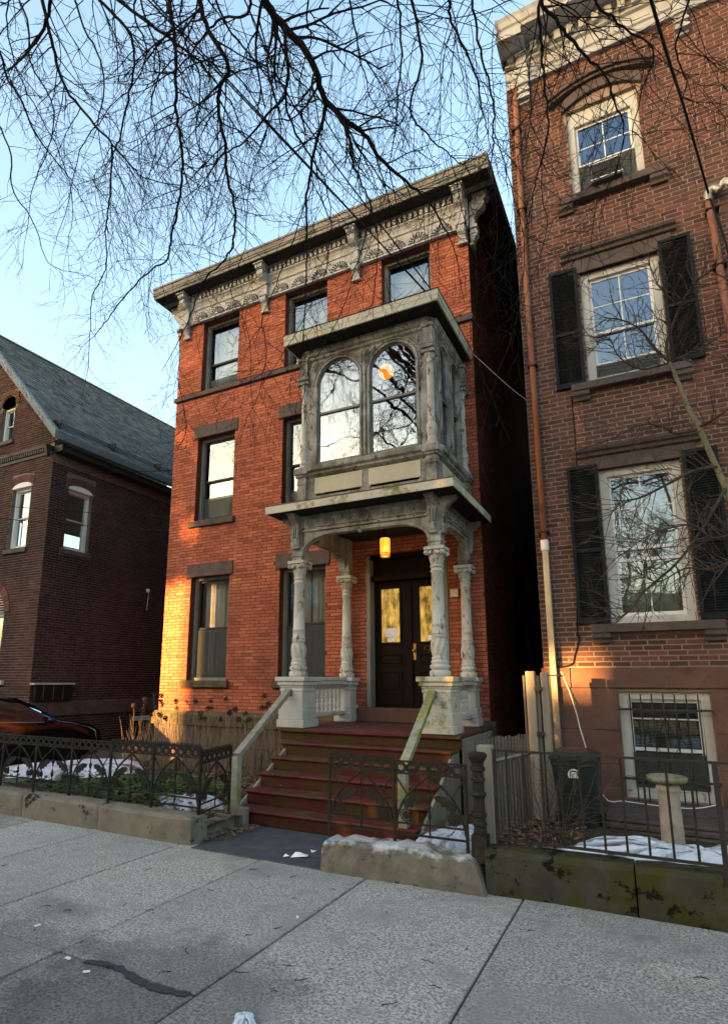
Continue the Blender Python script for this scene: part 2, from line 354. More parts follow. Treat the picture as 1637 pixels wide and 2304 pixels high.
def inst(name, me, parent, loc, rot=None, scale=None):
    """a part that shares mesh data; loc in world metres"""
    ob = bpy.data.objects.new(name, me); COL.objects.link(ob); og = Vector(ORG.get(parent.name, (0, 0, 0)))
    ob.parent = parent; ob.location = Vector(loc)-og; ORG[ob.name] = tuple(og)
    if rot: ob.rotation_euler = rot
    if scale: ob.scale = scale
    return ob
def structure(mb, name, mat, parent=None, smooth=None):
    ob = mb.build(name, mat, parent, smooth)
    if not parent: ob['kind'] = 'structure'
    return ob
def smoothpts(pts, k=4):
    pts = [Vector(p) for p in pts]; out = []
    for i in range(len(pts)-1):
        a, b, c, d = pts[max(i-1, 0)], pts[i], pts[i+1], pts[min(i+2, len(pts)-1)]
        for j in range(k):
            t = j/k
            out.append(.5*((2*b)+(c-a)*t+(2*a-5*b+4*c-d)*t*t+(3*b-a-3*c+d)*t**3))
    out.append(pts[-1]); return out
def arc(cx, cz, r, a0, a1, n=10, rz=None):
    rz = r if rz is None else rz
    return [(cx+r*math.cos(rad(a0+(a1-a0)*k/n)), cz+rz*math.sin(rad(a0+(a1-a0)*k/n))) for k in range(n+1)]

# ------------------------------------------------------------------ walls of bricks
def wall_sheet(mb, u0, u1, z0, z1, holes, t0, t1, M):
    """a wall of thickness t0..t1 with rectangular openings; reveals included. local x=u, y=depth, z"""
    us = sorted({u0, u1, *[h[0] for h in holes], *[h[1] for h in holes]}); zs = sorted({z0, z1, *[h[2] for h in holes], *[h[3] for h in holes]})
    us = [u for u in us if u0 <= u <= u1]; zs = [z for z in zs if z0 <= z <= z1]
    inh = lambda u, z: any(h[0] < u < h[1] and h[2] < z < h[3] for h in holes)
    mb.M = M
    for i in range(len(us)-1):
        for j in range(len(zs)-1):
            a, b, c, d = us[i], us[i+1], zs[j], zs[j+1]
            if inh((a+b)/2, (c+d)/2): continue
            mb.add([(a, t0, c), (b, t0, c), (b, t0, d), (a, t0, d)], [(0, 1, 2, 3)])
            mb.add([(a, t1, c), (b, t1, c), (b, t1, d), (a, t1, d)], [(3, 2, 1, 0)])
    for h in holes:
        a, b, c, d = h[:4]
        mb.add([(a, t0, c), (b, t0, c), (b, t0, d), (a, t0, d), (a, t1, c), (b, t1, c), (b, t1, d), (a, t1, d)],
               [(0, 4, 5, 1), (3, 2, 6, 7), (0, 3, 7, 4), (1, 5, 6, 2)])
    mb.add([(u0, t0, z0), (u0, t1, z0), (u0, t1, z1), (u0, t0, z1)], [(0, 3, 2, 1)]); mb.add([(u1, t0, z0), (u1, t1, z0), (u1, t1, z1), (u1, t0, z1)], [(0, 1, 2, 3)])
    mb.add([(u0, t0, z1), (u1, t0, z1), (u1, t1, z1), (u0, t1, z1)], [(0, 1, 2, 3)]); mb.add([(u0, t0, z0), (u1, t0, z0), (u1, t1, z0), (u0, t1, z0)], [(3, 2, 1, 0)])
    mb.M = None
def brick_wall(wall, M, u0, u1, z0, z1, holes, ch, bl, jt, mat, nsingle=0, score=None, clip=None, jitter=.003):
    """bricks laid in running bond on the wall part; the largest in view are objects, the rest one joined part"""
    rest = MB(); full = []; n = int(round((z1-z0)/ch)); ch = (z1-z0)/n; L = bl-jt
    for j in range(n):
        a, b = z0+j*ch+jt/2, z0+(j+1)*ch-jt/2
        segs = [(u0, u1)]
        for h in holes:
            if h[2] < b-.01 and h[3] > a+.01:
                ns = []
                for s0, s1 in segs:
                    if h[1] <= s0 or h[0] >= s1: ns.append((s0, s1)); continue
                    if h[0] > s0: ns.append((s0, h[0]))
                    if h[1] < s1: ns.append((h[1], s1))
                segs = ns
        off = (j % 2)*bl/2+(bl/4 if j % 7 == 3 else 0)
        for s0, s1 in segs:
            k = math.floor((s0-u0-off)/bl); x = u0+off+k*bl
            while x < s1:
                c, d = max(x+jt/2, s0), min(x+bl-jt/2, s1)
                x += bl
                if d-c < .035: continue
                if clip and not clip(c, d, a, b): continue
                p = .004+random.random()*jitter
                if nsingle and d-c > L-.004: full.append((c, d, a, b, p))
                else: brick_box(rest, M, c, d, a, b, p)
    if nsingle:
        full.sort(key=lambda q: -score((q[0]+q[1])/2, (q[2]+q[3])/2))
        me0 = MB(); w, h = L, ch-jt
        brick_box(me0, None, -w/2, w/2, -h/2, h/2, .006); me0.t = [0.]*len(me0.f); me = me0.mesh('brick', mat)
        R = M.to_3x3().to_euler()
        for (c, d, a, b, p) in full[:nsingle]:
            inst('brick', me, wall, M @ Vector(((c+d)/2, -(p-.006), (a+b)/2)), R if any(R) else None)
        for q in full[nsingle:]: brick_box(rest, M, *q)
    rest.build('brickwork', mat, wall, kind='stuff')
def brick_box(mb, M, c, d, a, b, p):
    e = .0025
    P = [(c, .02, a), (d, .02, a), (d, .02, b), (c, .02, b), (c+e, -p, a+e), (d-e, -p, a+e), (d-e, -p, b-e), (c+e, -p, b-e)]
    mb.M = M; mb.add(P, [(4, 5, 6, 7), (0, 1, 5, 4), (1, 2, 6, 5), (2, 3, 7, 6), (3, 0, 4, 7)], .001+.998*random.random()); mb.M = None
CAMP = Vector((0, -9, 1.6))
def view_score(M, hide=None):
    nrm = (M.to_3x3() @ Vector((0, -1, 0))).normalized()
    def f(u, z):
        p = M @ Vector((u, 0, z)); d = CAMP-p
        if hide and hide(u, z): return -1
        return max(0, nrm.dot(d.normalized()))/d.length_squared
    return f
ID = Matrix.Identity(4)
def at(x, y, z=0, rot=0): return Matrix.Translation((x, y, z)) @ Matrix.Rotation(rad(rot), 4, 'Z')

def whitewashed():
    m, nt, out = newmat('whitewashed_stone'); v = position(nt)
    col = mixc(nt, ramp(nt, noise(nt, v, 7), .35, .65), (.20, .17, .125), (.135, .115, .085))
    col = mixc(nt, ramp(nt, noise(nt, v, 9, 5), .6, .68), col, (.06, .052, .042))
    sx = nt.nodes.new('ShaderNodeSeparateXYZ'); nt.links.new(v, sx.inputs[0])
    q = mathn(nt, 'ADD', mathn(nt, 'MULTIPLY', sx.outputs[2], 3.0), mathn(nt, 'MULTIPLY', noise(nt, v, 5, 6, .7), 1.1))
    e = mathn(nt, 'MULTIPLY', ramp(nt, mathn(nt, 'ADD', sx.outputs[0], mathn(nt, 'MULTIPLY', noise(nt, v, 4, 5, .7), .5)), -2.28, -2.40), .35)
    col = mixc(nt, ramp(nt, mathn(nt, 'ADD', q, e), 1.22, 1.36), col, (.50, .48, .44))
    finish(nt, out, col, .9, noise(nt, v, 30, 5), .7, .015)
whitewashed()
# ------------------------------------------------------------------ windows
def ring(mb, x0, x1, z0, z1, w, y0, y1, wb=None, wt=None):
    wb = w if wb is None else wb; wt = w if wt is None else wt
    mb.box(x0, x0+w, y0, y1, z0, z1); mb.box(x1-w, x1, y0, y1, z0, z1)
    mb.box(x0+w, x1-w, y0, y1, z0, z0+wb); mb.box(x0+w, x1-w, y0, y1, z1-wt, z1)
def curtain(parent, M, x0, x1, z0, z1, y, mat='curtain', folds=7, amp=.022, name='curtain', seed=0):
    mb = MB(); mb.M = M; n = folds*6; rng = random.Random(seed); P = []; ph = rng.random()*6
    for k in range(n+1):
        t = k/n; yy = y+amp*(math.sin(t*folds*6.28+ph)+.5*math.sin(t*folds*9.1))
        P += [(x0+(x1-x0)*t, yy, z0), (x0+(x1-x0)*t, yy, z1)]
    mb.add(P, [(2*k, 2*k+2, 2*k+3, 2*k+1) for k in range(n)]); mb.smooth = True
    mb.M = None; return mb.build(name, mat, parent)
def window(house, M, x0, x1, z0, z1, setback=.11, frame='frame_grey', sash='frame_dark', fw=.055, sw=.04, meet=None,
           glass='window_glass', screen=None, grid=None, label=None, head=0):
    """double-hung window: window > sash, sash, pane, pane, insect_screen"""
    mb = MB(); mb.M = M; ring(mb, x0, x1, z0, z1, fw, setback, setback+.12, wt=fw+head)
    mb.box(x0+fw, x0+fw+.015, setback+.03, setback+.12, z0+fw, z1-fw-head)
    mb.M = None; win = mb.build('window', frame, house, label=label)
    a, b, c, d = x0+fw, x1-fw, z0+fw, z1-fw-head; m = meet or (c+d)/2
    for (s0, s1, y, nm) in ((m-.02, d, setback+.05, 0), (c, m+.02, setback+.08, 1)):
        s = MB(); s.M = M; ring(s, a+.003, b-.003, s0, s1, sw, y, y+.028, wb=sw+.015*nm)
        if grid and grid[nm]:
            for g in grid[nm]:
                if g[0] == 'v': s.box(a+(b-a)*g[1]-.008, a+(b-a)*g[1]+.008, y+.004, y+.024, s0+sw, s1-sw)
                else: s.box(a+sw, b-sw, y+.006, y+.022, s0+(s1-s0)*g[1]-.008, s0+(s1-s0)*g[1]+.008)
        s.M = None; s.build('sash', sash, win)
        p = MB(); p.M = M; tl = random.uniform(-.0025, .0025); tz = random.uniform(-.002, .002)
        A, B, Cc, Dd = a+sw, b-sw, s0+sw, s1-sw
        p.add([(A, y+.013-tl+tz, Cc), (B, y+.013+tl+tz, Cc), (B, y+.013+tl-tz, Dd), (A, y+.013-tl-tz, Dd)], [(0, 1, 2, 3)]); p.M = None; p.build('pane', glass, win)
    if screen:
        p = MB(); p.M = M; p.box(a+.005, b-.005, setback+.033, setback+.036, c, screen); p.M = None; p.build('insect_screen', 'insect_screen', win)
    return win
def arch_fill(mb, x0, x1, zs, zt, y0, y1, n=16, rz=None, xo0=None, xo1=None):
    """the board above an arched opening (springing at zs) up to zt, between y0 and y1"""
    cx, r = (x0+x1)/2, (x1-x0)/2; rz = r if rz is None else rz
    pts = [(cx-r*math.cos(math.pi*k/n), zs+rz*math.sin(math.pi*k/n)) for k in range(n+1)]
    for k in range(n):
        (a, za), (b, zb) = pts[k], pts[k+1]
        mb.add([(a, y0, za), (b, y0, zb), (b, y0, zt), (a, y0, zt), (a, y1, za), (b, y1, zb), (b, y1, zt), (a, y1, zt)],
               [(0, 1, 2, 3), (7, 6, 5, 4), (0, 4, 5, 1), (3, 2, 6, 7)])
def arch_strip(mb, x0, x1, zs, w, y0, y1, n=16, rz=None):
    """raised moulding that follows the arch, w wide"""
    cx, r = (x0+x1)/2, (x1-x0)/2; rz = r if rz is None else rz
    for k in range(n):
        q = []
        for kk in (k, k+1):
            a = math.pi*kk/n; q.append((cx-r*math.cos(a), zs+rz*math.sin(a), cx-(r+w)*math.cos(a), zs+(rz+w)*math.sin(a)))
        P = [(q[0][0], y0, q[0][1]), (q[1][0], y0, q[1][1]), (q[1][2], y0, q[1][3]), (q[0][2], y0, q[0][3])]
        P += [(p[0], y1, p[2]) for p in P]
        mb.add(P, [(0, 1, 2, 3), (7, 6, 5, 4), (0, 4, 5, 1), (2, 6, 7, 3)])

# ------------------------------------------------------------------ ground and street
g = MB(); g.add([(-400, -400, -.30), (400, -400, -.30), (400, 400, -.30), (-400, 400, -.30)], [(0, 1, 2, 3)]); structure(g, 'ground', 'soil')
g = MB(); g.add([(-120, -24, -.16), (120, -24, -.16), (120, -12.6, -.16), (-120, -12.6, -.16)], [(0, 1, 2, 3)]); structure(g, 'road', 'asphalt')
g = MB(); g.box(-120, 120, -12.6, -12.35, -.29, -.03); structure(g, 'kerb', 'wall_stone')
sw = structure(MB().box(-60, 60, -12.34, -3.6, -.28, -.06), 'sidewalk', 'asphalt')
XJ = [-13.9, -12.85, -11.8, -10.75, -9.7, -8.6, -7.55, -6.5, -5.42, -4.31, -3.30, -2.24, -1.0, 1.2, 2.3, 3.4]
YJ = [-12.3, -10.4, -8.35, -6.31, -4.05]
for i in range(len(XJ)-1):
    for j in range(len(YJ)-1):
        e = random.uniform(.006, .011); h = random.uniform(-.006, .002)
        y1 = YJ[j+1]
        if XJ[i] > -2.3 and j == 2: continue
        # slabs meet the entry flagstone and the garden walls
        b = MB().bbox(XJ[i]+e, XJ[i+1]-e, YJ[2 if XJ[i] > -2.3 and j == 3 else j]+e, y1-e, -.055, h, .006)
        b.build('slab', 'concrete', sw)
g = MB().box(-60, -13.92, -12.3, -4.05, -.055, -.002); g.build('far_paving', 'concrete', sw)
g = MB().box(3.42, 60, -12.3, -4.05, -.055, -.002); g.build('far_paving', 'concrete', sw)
# entry flagstones lie just proud of the last slab row
fl = thing('entry_path', 'dark slate flagstone path between sidewalk and wooden steps', 'path', (-3.4, -3.7, 0)); del fl['label'], fl['category']; fl['kind'] = 'structure'
MB().bbox(-4.12, -2.63, -3.93, -3.2, -.05, .012, .006).build('flagstone', 'slate_flag', fl)
MB().bbox(-4.12, -2.63, -4.22, -3.945, -.05, .008, .006).build('flagstone', 'slate_flag', fl)

def soil_patch(name, x0, x1, y0, y1, z, amp, seed, mat='soil', n=26, edge=0):
    rng = random.Random(seed); mb = MB(); P = []; nx = n; ny = n
    ph = [rng.random()*6 for _ in range(6)]
    for j in range(ny+1):
        for i in range(nx+1):
            x = x0+(x1-x0)*i/nx; y = y0+(y1-y0)*j/ny
            zz = z+amp*(math.sin(x*2.1+ph[0])*math.sin(y*1.7+ph[1])+.5*math.sin(x*5.3+ph[2])*math.sin(y*4.9+ph[3]))+rng.uniform(-.3, .3)*amp
            P.append((x, y, zz))
    mb.add(P, [(j*(nx+1)+i, j*(nx+1)+i+1, (j+1)*(nx+1)+i+1, (j+1)*(nx+1)+i) for j in range(ny) for i in range(nx)])
    mb.smooth = True; return structure(mb, name, mat)
soil_patch('garden_soil', -8.75, -4.2, -3.9, .02, .10, .03, 3)
soil_patch('garden_soil', -2.65, -1.3, -3.92, -.02, .04, .03, 4)
soil_patch('garden_soil', -1.28, 2.6, -3.9, -1.9, .10, .025, 5)
soil_patch('alley_soil', -2.2, -1.2, -.1, 9, .0, .02, 6)
soil_patch('driveway', -13.05, -8.78, -3.9, 12, -.17, .012, 7, 'driveway_gravel')
soil_patch('forecourt', -24, -13.0, -3.9, .2, -.16, .012, 8, 'driveway_gravel')

# ------------------------------------------------------------------ the red brick house
HX0, HX1 = -8.75, -2.16
house = thing('brick_house', 'red brick three-storey house with grey cornice, oriel bay and columned porch', 'house', ((HX0+HX1)/2, 0, 0))
WX = [(-8.07, -7.10), (-5.93, -4.96), (-3.80, -2.85)]
Z3, Z2, Z1 = (7.75, 9.39), (4.83, 6.67), (1.61, 3.66)
holes = [(a, b, *Z3) for a, b in WX]+[(a, b, *Z2) for a, b in WX[:2]]+[(-4.25, -2.7, 4.4, 6.7)]+[(a, b, *Z1) for a, b in WX[:2]]+[(-4.16, -2.74, 1.0, 3.72)]
mb = MB(); wall_sheet(mb, HX0, HX1, -.25, 10.1, holes, 0, .32, ID)
wall = mb.build('front_wall', 'mortar_red', house)
lint = [(-8.19, -7.02), (-6.03, -4.87)]
bh = holes + [(a, b, 3.66, 3.925) for a, b in lint]+[(a, b, 6.67, 6.935) for a, b in lint]+[(a, b, 1.485, 1.61) for a, b in lint]+[(a, b, 4.70, 4.83) for a, b in lint]
bh += [(HX0-1, HX1+1, 7.63, 7.75)]
hid = lambda u, z: (-5.5 < u < -2.62 and z < 8.3)
brick_wall(wall, ID, HX0, HX1, 1.03, 9.41, bh, .0605, .2285, .0075, 'brick_red', 300, view_score(ID, hid))
# side, back and inner structure
MR = at(HX1, 0, 0, 90); ML = at(HX0, 0, 0, -90)
mb = MB(); wall_sheet(mb, .322, 11, -.25, 10.1, [], 0, .3, MR); sw_r = mb.build('side_wall', 'brick_side_shaded', house)
brick_wall(sw_r, MR, 0, 3.2, 1.03, 9.9, [], .0605, .2285, .006, 'brick_side_shaded')
mb = MB(); wall_sheet(mb, -11, -.322, -.25, 10.1, [], 0, .3, ML); mb.build('side_wall', 'brick_side_shaded', house)
MB().box(HX0+.3, HX1-.3, 10.7, 11, -.25, 10.1).build('back_wall', 'brick_red', house)
for z in (.55, 4.1, 7.15):
    MB().box(HX0+.31, HX1-.31, .33, 10.69, z, z+.2).build('floor_slab', 'room_dark', house)
MB().box(HX0+.31, HX1-.31, 3.2, 3.3, .75, 10.0).build('inner_wall', 'room_dark', house)
MB().box(HX0-.3, HX1+.3, -.3, 11.2, 10.30, 10.36).build('roof', 'roof_tar', house)
# dressed stone: foundation blocks, water table, string course, lintels, sills
xs = [HX0-.05, -7.45, -6.2, -4.95, -3.6, HX1+.05]
for i in range(5):
    MB().bbox(xs[i]+.004, xs[i+1]-.004, -.06, .05, -.2, .40, .012).build('foundation_stone', 'brownstone', house)
    MB().bbox(xs[i]+.3*(i > 0)+.004, xs[i+1]+.3*(i < 4)-.004, -.06, .05, .408, .775, .012).build('foundation_stone', 'brownstone', house)
for a, b in ((HX0-.08, -6.9), (-6.895, -4.7), (-4.695, HX1+.08)):
    MB().prism([(-.10, .78), (-.10, .96), (-.012, 1.03), (.05, 1.03), (.05, .78)], a, b, 'yz').build('water_table', 'mossy_stone', house)
for a, b in ((HX0-.03, -6.5), (-6.495, -4.3), (-4.295, HX1+.03)):
    MB().prism([(-.055, 7.635), (-.055, 7.72), (-.02, 7.748), (.05, 7.748), (.05, 7.635)], a, b, 'yz').build('string_course', 'brownstone', house)
for a, b in lint:
    for z in (3.66, 6.67): MB().bbox(a+.003, b-.003, -.022, .04, z+.003, z+.262, .006).build('lintel', 'brownstone', house)
    for z, m in ((1.485, 'mossy_stone'), (4.70, 'brownstone')): MB().bbox(a, b, -.075, .10, z, z+.122, .008).build('sill', m, house)
MB().bbox(WX[2][0]-.1, WX[2][1]+.1, -.022, .04, 9.395, 9.40, .001)
# windows
def hw(x, z, **kw):
    w = window(house, ID, x[0]+.002, x[1]-.002, z[0]+.002, z[1]-.002, .13, **kw); return w
w = hw(WX[0], Z3, meet=8.42, screen=8.05); curtain(w, ID, -7.95, -7.2, 7.9, 9.3, .42, 'blind', 3, .01, seed=1)
w = hw(WX[1], Z3, meet=8.42); curtain(w, ID, -5.8, -5.1, 8.3, 9.3, .42, 'blind', 3, .01, seed=2)
w = hw(WX[2], Z3, meet=8.42); curtain(w, ID, -3.7, -2.95, 8.3, 9.3, .42, 'blind', 3, .01, seed=3)
w = hw(WX[0], Z2, meet=5.72, screen=5.35)
w = hw(WX[1], Z2, meet=5.72, screen=5.2)
w = hw(WX[0], Z1, meet=2.63, screen=2.60); curtain(w, ID, -7.98, -7.2, 1.7, 3.6, .36, seed=4)  # curtain lengthened; its pale cloth stands in for a bright pane reflection
w = hw(WX[1], Z1, meet=2.63, screen=2.60); curtain(w, ID, -5.83, -5.45, 1.7, 3.6, .36, folds=4, seed=5); curtain(w, ID, -5.42, -5.04, 1.7, 3.6, .36, folds=4, seed=6)
# ---- main cornice
mb = MB()
prof = [(-.05, 9.40), (-.085, 9.405), (-.085, 9.44), (-.05, 9.455), (-.05, 9.72), (-.075, 9.735), (-.075, 9.755), (-.055, 9.77), (-.06, 9.82), (-.085, 9.87), (-.125, 9.90), (-.125, 9.925), (-.03, 9.93), (-.03, 10.055), (-.15, 10.06), (-.15, 10.09), (-.02, 10.10), (-.02, 9.40)]
mb.prism(prof, HX0-.03, HX1+.03, 'yz'); corn = mb.build('cornice', 'trim_cream', house)
fas = [(-.42, 10.10), (-.42, 10.16), (-.44, 10.17), (-.44, 10.20), (-.455, 10.21), (-.46, 10.29), (-.48, 10.30), (-.48, 10.34), (-.40, 10.37), (-.02, 10.37), (-.02, 10.105)]
mb = MB(); mb.prism(fas, HX0-.47, HX1+.50, 'yz'); ev = mb.build('eave', 'eave_grey', house)
for X0, X1 in ((HX0-.47, HX0-.03), (HX1+.03, HX1+.50)):
    MB().box(X0, X1, -.018, 11.3, 10.108, 10.366).build('side_eave', 'painted_shade', house)
MB().box(HX0-.44, HX1+.47, -.40, -.16, 10.088, 10.099).build('soffit', 'painted_shade', house)
MB().prism([(.0, 9.45), (.0, 9.95), (.10, 10.0), (.10, 10.10), (-.02, 10.10), (-.02, 9.45)], .0, 11, 'xz').build('side_frieze', 'painted_shade', house).location.x += HX1
BR = [-8.50, -6.40, -4.30, -2.24]
me = MB(); me.box(-.029, .029, -.115, 0, -.058, .055); me = me.mesh('dentil', 'trim_cream')
x = HX0+.02
while x < HX1:
    if all(abs(x-b) > .17 for b in BR): inst('dentil', me, corn, (x, -.0305, 9.992))
    x += .105
# scalloped shells
sh = MB(); R = .185; n = 9
sh.prism(arc(0, 0, R+.012, 0, 180, 16), -.004, 0, 'xz'); NB = len(sh.f)
for k in range(n):
    a0, a1 = 180*k/n+4.6, 180*(k+1)/n-4.6; am = (a0+a1)/2
    P = [(.045*math.cos(rad(am)), -.02, .045*math.sin(rad(am)))]
    for a, rr, yy in ((a0, R*.93, -.022), (am, R, -.034), (a1, R*.93, -.022)): P.append((rr*math.cos(rad(a)), yy, rr*math.sin(rad(a))))
    for a, rr in ((a0, R*.93), (am, R), (a1, R*.93)): P.append((rr*math.cos(rad(a)), -.003, rr*math.sin(rad(a))))
    sh.add(P, [(0, 1, 2), (0, 2, 3), (1, 4, 5, 2), (2, 5, 6, 3), (0, 4, 1), (0, 3, 6)])
sh.prism(arc(0, 0, .05, 0, 180, 8), -.036, -.003, 'xz'); sh = sh.mesh('shell', 'trim_cream'); sh.materials.append(MATS['painted_shade'])
for q in range(NB): sh.polygons[q].material_index = 1          # dark backing stands in for the shade between the ribs
for a, b in zip(BR, BR[1:]):
    for k in range(4): inst('shell', sh, corn, (a+.145+(b-a-.29)*(k+.5)/4, -.05, 9.462))
# scroll brackets
def bracket_mesh(w=.165):
    b = MB()
    b.box(-w/2-.03, w/2+.03, -.36, -.02, 10.055, 10.085)
    for k in range(3): b.box(-w/2+.004+k*w/2.7, -w/2+.045+k*w/2.7, -.335, -.30, 9.975, 10.05)
    b.box(-w/2, w/2, -.30, -.02, 9.96, 10.054)
    b.prism([(-.02, 9.50), (-.10, 9.50), (-.11, 9.60), (-.12, 9.70), (-.16, 9.76), (-.235, 9.80), (-.285, 9.86), (-.29, 9.93), (-.27, 9.96), (-.02, 9.96)], -w/2+.012, w/2-.012, 'yz')
    b.box(-w/2-.008, w/2+.008, -.135, -.02, 9.70, 9.735)
    b.box(-w/2-.01, w/2+.01, -.15, -.02, 9.44, 9.50)
    b.prism([(-.02, 9.10), (-.045, 9.10), (-.06, 9.16), (-.10, 9.26), (-.14, 9.30), (-.15, 9.37), (-.13, 9.44), (-.02, 9.44)], -w/2+.02, w/2-.02, 'yz')
    b.box(-w/2-.006, w/2+.006, -.075, -.015, 9.10, 9.135); b.box(-w/2, w/2, -.11, -.015, 9.335, 9.36)
    return b
bm = bracket_mesh().mesh('bracket', 'trim_cream')
for X in BR: inst('bracket', bm, house, (X, -.012, 0))
inst('bracket', bm, house, (HX1+.012, .12, 0), (0, 0, rad(90))); inst('bracket', bm, house, (HX0-.012, .12, 0), (0, 0, rad(-90)))
# ------------------------------------------------------------------ oriel bay above the porch
BX0, BX1, BY = -4.60, -2.38, -1.5
def bay_face(M, width, wins, side):
    """one face of the bay: boards, arched windows, panels; local x 0..width, front y=0"""
    mb = MB(); mb.M = M
    mb.box(.02, width-.02, 0, .06, 4.19, 4.40)                       # base board
    mb.box(.02, width-.02, 0, .06, 4.72, 4.90)                       # sill rail
    edges = [.02]+[e for w in wins for e in w]+[width-.02]
    for k in range(0, len(edges), 2): mb.box(edges[k], edges[k+1], 0, .06, 4.40, 6.64)
    for a, b in wins:
        r = (b-a)/2; arch_fill(mb, a, b, 6.62-r, 6.64, 0, .06)
    mb.box(.02, width-.02, 0, .06, 6.64, 6.88)
    mb.M = None; wall_ = mb.build('oriel_wall', 'trim_weathered', house)
    tr = MB(); tr.M = M
    tr.prism([(0, 4.70), (-.05, 4.74), (-.05, 4.77), (-.09, 4.80), (-.10, 4.86), (-.06, 4.885), (0, 4.90)], .05, width-.05, 'yz')
    tr.prism([(0, 6.67), (-.035, 6.70), (-.035, 6.72), (0, 6.73)], .12, width-.12, 'yz')
    tr.prism([(0, 6.76), (-.03, 6.78), (-.05, 6.84), (-.05, 6.87), (0, 6.87)], .05, width-.05, 'yz')
    for a, b in wins:
        r = (b-a)/2; arch_strip(tr, a, b, 6.62-r, .033, -.025, 0); arch_strip(tr, a-.055, b+.055, 6.62-r, .02, -.018, 0)
        tr.box(a-.033, a, -.025, 0, 4.91, 6.62-r); tr.box(b, b+.033, -.025, 0, 4.91, 6.62-r)
        for sx, ex in ((a-.05, 1), (b+.05, -1)):                     # fan ornament in the spandrels
            tr.prism([(sx+ex*.0, 6.64), (sx+ex*.17, 6.64), (sx+ex*.02, 6.49)][::ex], -.02, 0, 'xz')
            for q in range(3): tr.prism([(sx+ex*(.015+q*.045), 6.63), (sx+ex*(.04+q*.045), 6.63), (sx+ex*(.01+q*.01), 6.52)][::ex], -.032, -.02, 'xz')
    mids = [(wins[k][1]+wins[k+1][0])/2 for k in range(len(wins)-1)]
    for m in mids:
        for dz in (0, .04, .08): tr.box(m-.05, m+.05, -.02, 0, 5.86+dz, 5.88+dz)
        tr.box(m-.02, m+.02, -.03, 0, 4.91, 6.6)
        for dz in (0, .03): tr.box(m-.06, m+.06, -.03, 0, 6.45+dz, 6.465+dz)
    tr.M = None; tr.build('moulding', 'trim_weathered', wall_)
    for a, b in wins:
        s = MB(); s.M = M; r = (b-a)/2
        s.box(a, a+.024, .02, .055, 4.90, 6.62-r); s.box(b-.024, b, .02, .055, 4.90, 6.62-r); s.box(a+.024, b-.024, .02, .055, 4.90, 4.95)
        s.box(a+.024, b-.024, .012, .055, 5.735, 5.77); arch_strip(s, a+.024, b-.024, 6.62-r, .024, .02, .055)
        s.M = None; s.build('sash', 'trim_weathered' if side else 'frame_grey', wall_)
        for z0_, z1_, y, arched in ((4.95, 5.735, .042, 0), (5.77, 6.62-r, .034, 1)):
            g = MB(); g.M = M; tl, tz = random.uniform(-.004, .004), random.uniform(-.003, .003)
            if not arched: poly = [(a+.024, z0_), (b-.024, z0_), (b-.024, z1_), (a+.024, z1_)]
            else: poly = [(a+.024, z0_), (b-.024, z0_)]+arc((a+b)/2, z1_, r-.024, 0, 180, 16)
            g.add([(p[0], y+tl*(p[0]-a)/(b-a)+tz*(p[1]-z0_), p[1]) for p in poly], [tuple(range(len(poly)))]); g.M = None; g.build('pane', 'old_glass', wall_)
    for k in range(len(wins)):
        a, b = wins[k]
        p = MB(); p.M = M; p.bbox(a-.03, b+.03, -.012, .0, 4.43, 4.69, .006); p.M = None; p.build('panel', 'panel_yellowed', wall_)
    return wall_
MBF = at(BX0, BY); MBR = at(BX1, BY, 0, 90); MBL = at(BX0, 0, 0, -90)
bay_face(MBF, BX1-BX0, [(.30, 1.05), (1.21, 1.96)], 0)
bay_face(MBR, 1.5, [(.28, .70), (.84, 1.26)], 1)
bay_face(MBL, 1.5, [(.24, .66), (.80, 1.22)], 1)
MB().box(BX0+.06, BX1-.06, BY+.06, -.005, 4.19, 4.30).build('oriel_floor', 'room_dark', house)
MB().box(BX0+.06, BX1-.06, BY+.06, -.005, 6.86, 6.90).build('oriel_ceiling', 'trim_weathered', house)
cu = MB(); cw = house
curtain(house, at(0, 0), -4.52, -3.6, 4.95, 6.6, -1.28, folds=9, amp=.03, seed=9)
# corner colonettes
def colonette(X, Y):
    c = MB(); c.box(X-.09, X+.09, Y-.09, Y+.09, 4.19, 4.30); c.box(X-.075, X+.075, Y-.075, Y+.075, 4.29, 4.73)
    for dz in (.40, .54): c.box(X-.085, X+.085, Y-.085, Y+.085, 4.20+dz, 4.225+dz)
    c.box(X-.10, X+.10, Y-.10, Y+.10, 4.72, 4.77); c.box(X-.12, X+.12, Y-.12, Y+.12, 4.76, 4.86); c.build('colonette_base', 'trim_weathered', house)
    c = MB(); c.box(X-.07, X+.07, Y-.07, Y+.07, 6.32, 6.76); c.box(X-.10, X+.10, Y-.10, Y+.10, 6.36, 6.40); c.box(X-.09, X+.09, Y-.09, Y+.09, 6.70, 6.75); c.box(X-.10, X+.10, Y-.10, Y+.10, 6.28, 6.33); c.build('colonette_block', 'trim_weathered', house)
    l = MB(); l.lathe([(.085, 4.855), (.09, 4.88), (.085, 4.91), (.06, 4.925), (.075, 4.95), (.075, 4.97), (.05, 4.99), (.06, 5.03), (.078, 5.12), (.075, 5.18), (.05, 5.24), (.06, 5.26), (.06, 5.29), (.05, 5.31),
        (.053, 5.34), (.05, 6.05), (.045, 6.14), (.06, 6.15), (.06, 6.17), (.048, 6.18), (.05, 6.20), (.075, 6.25), (.095, 6.285)], X, Y, 14)
    l.build('colonette_shaft', 'paint_peeling', house)
for X, Y in ((BX0+.06, BY+.02), (BX1-.06, BY+.02), (BX1+.02, -.12), (BX0-.02, -.12)): colonette(X, Y)
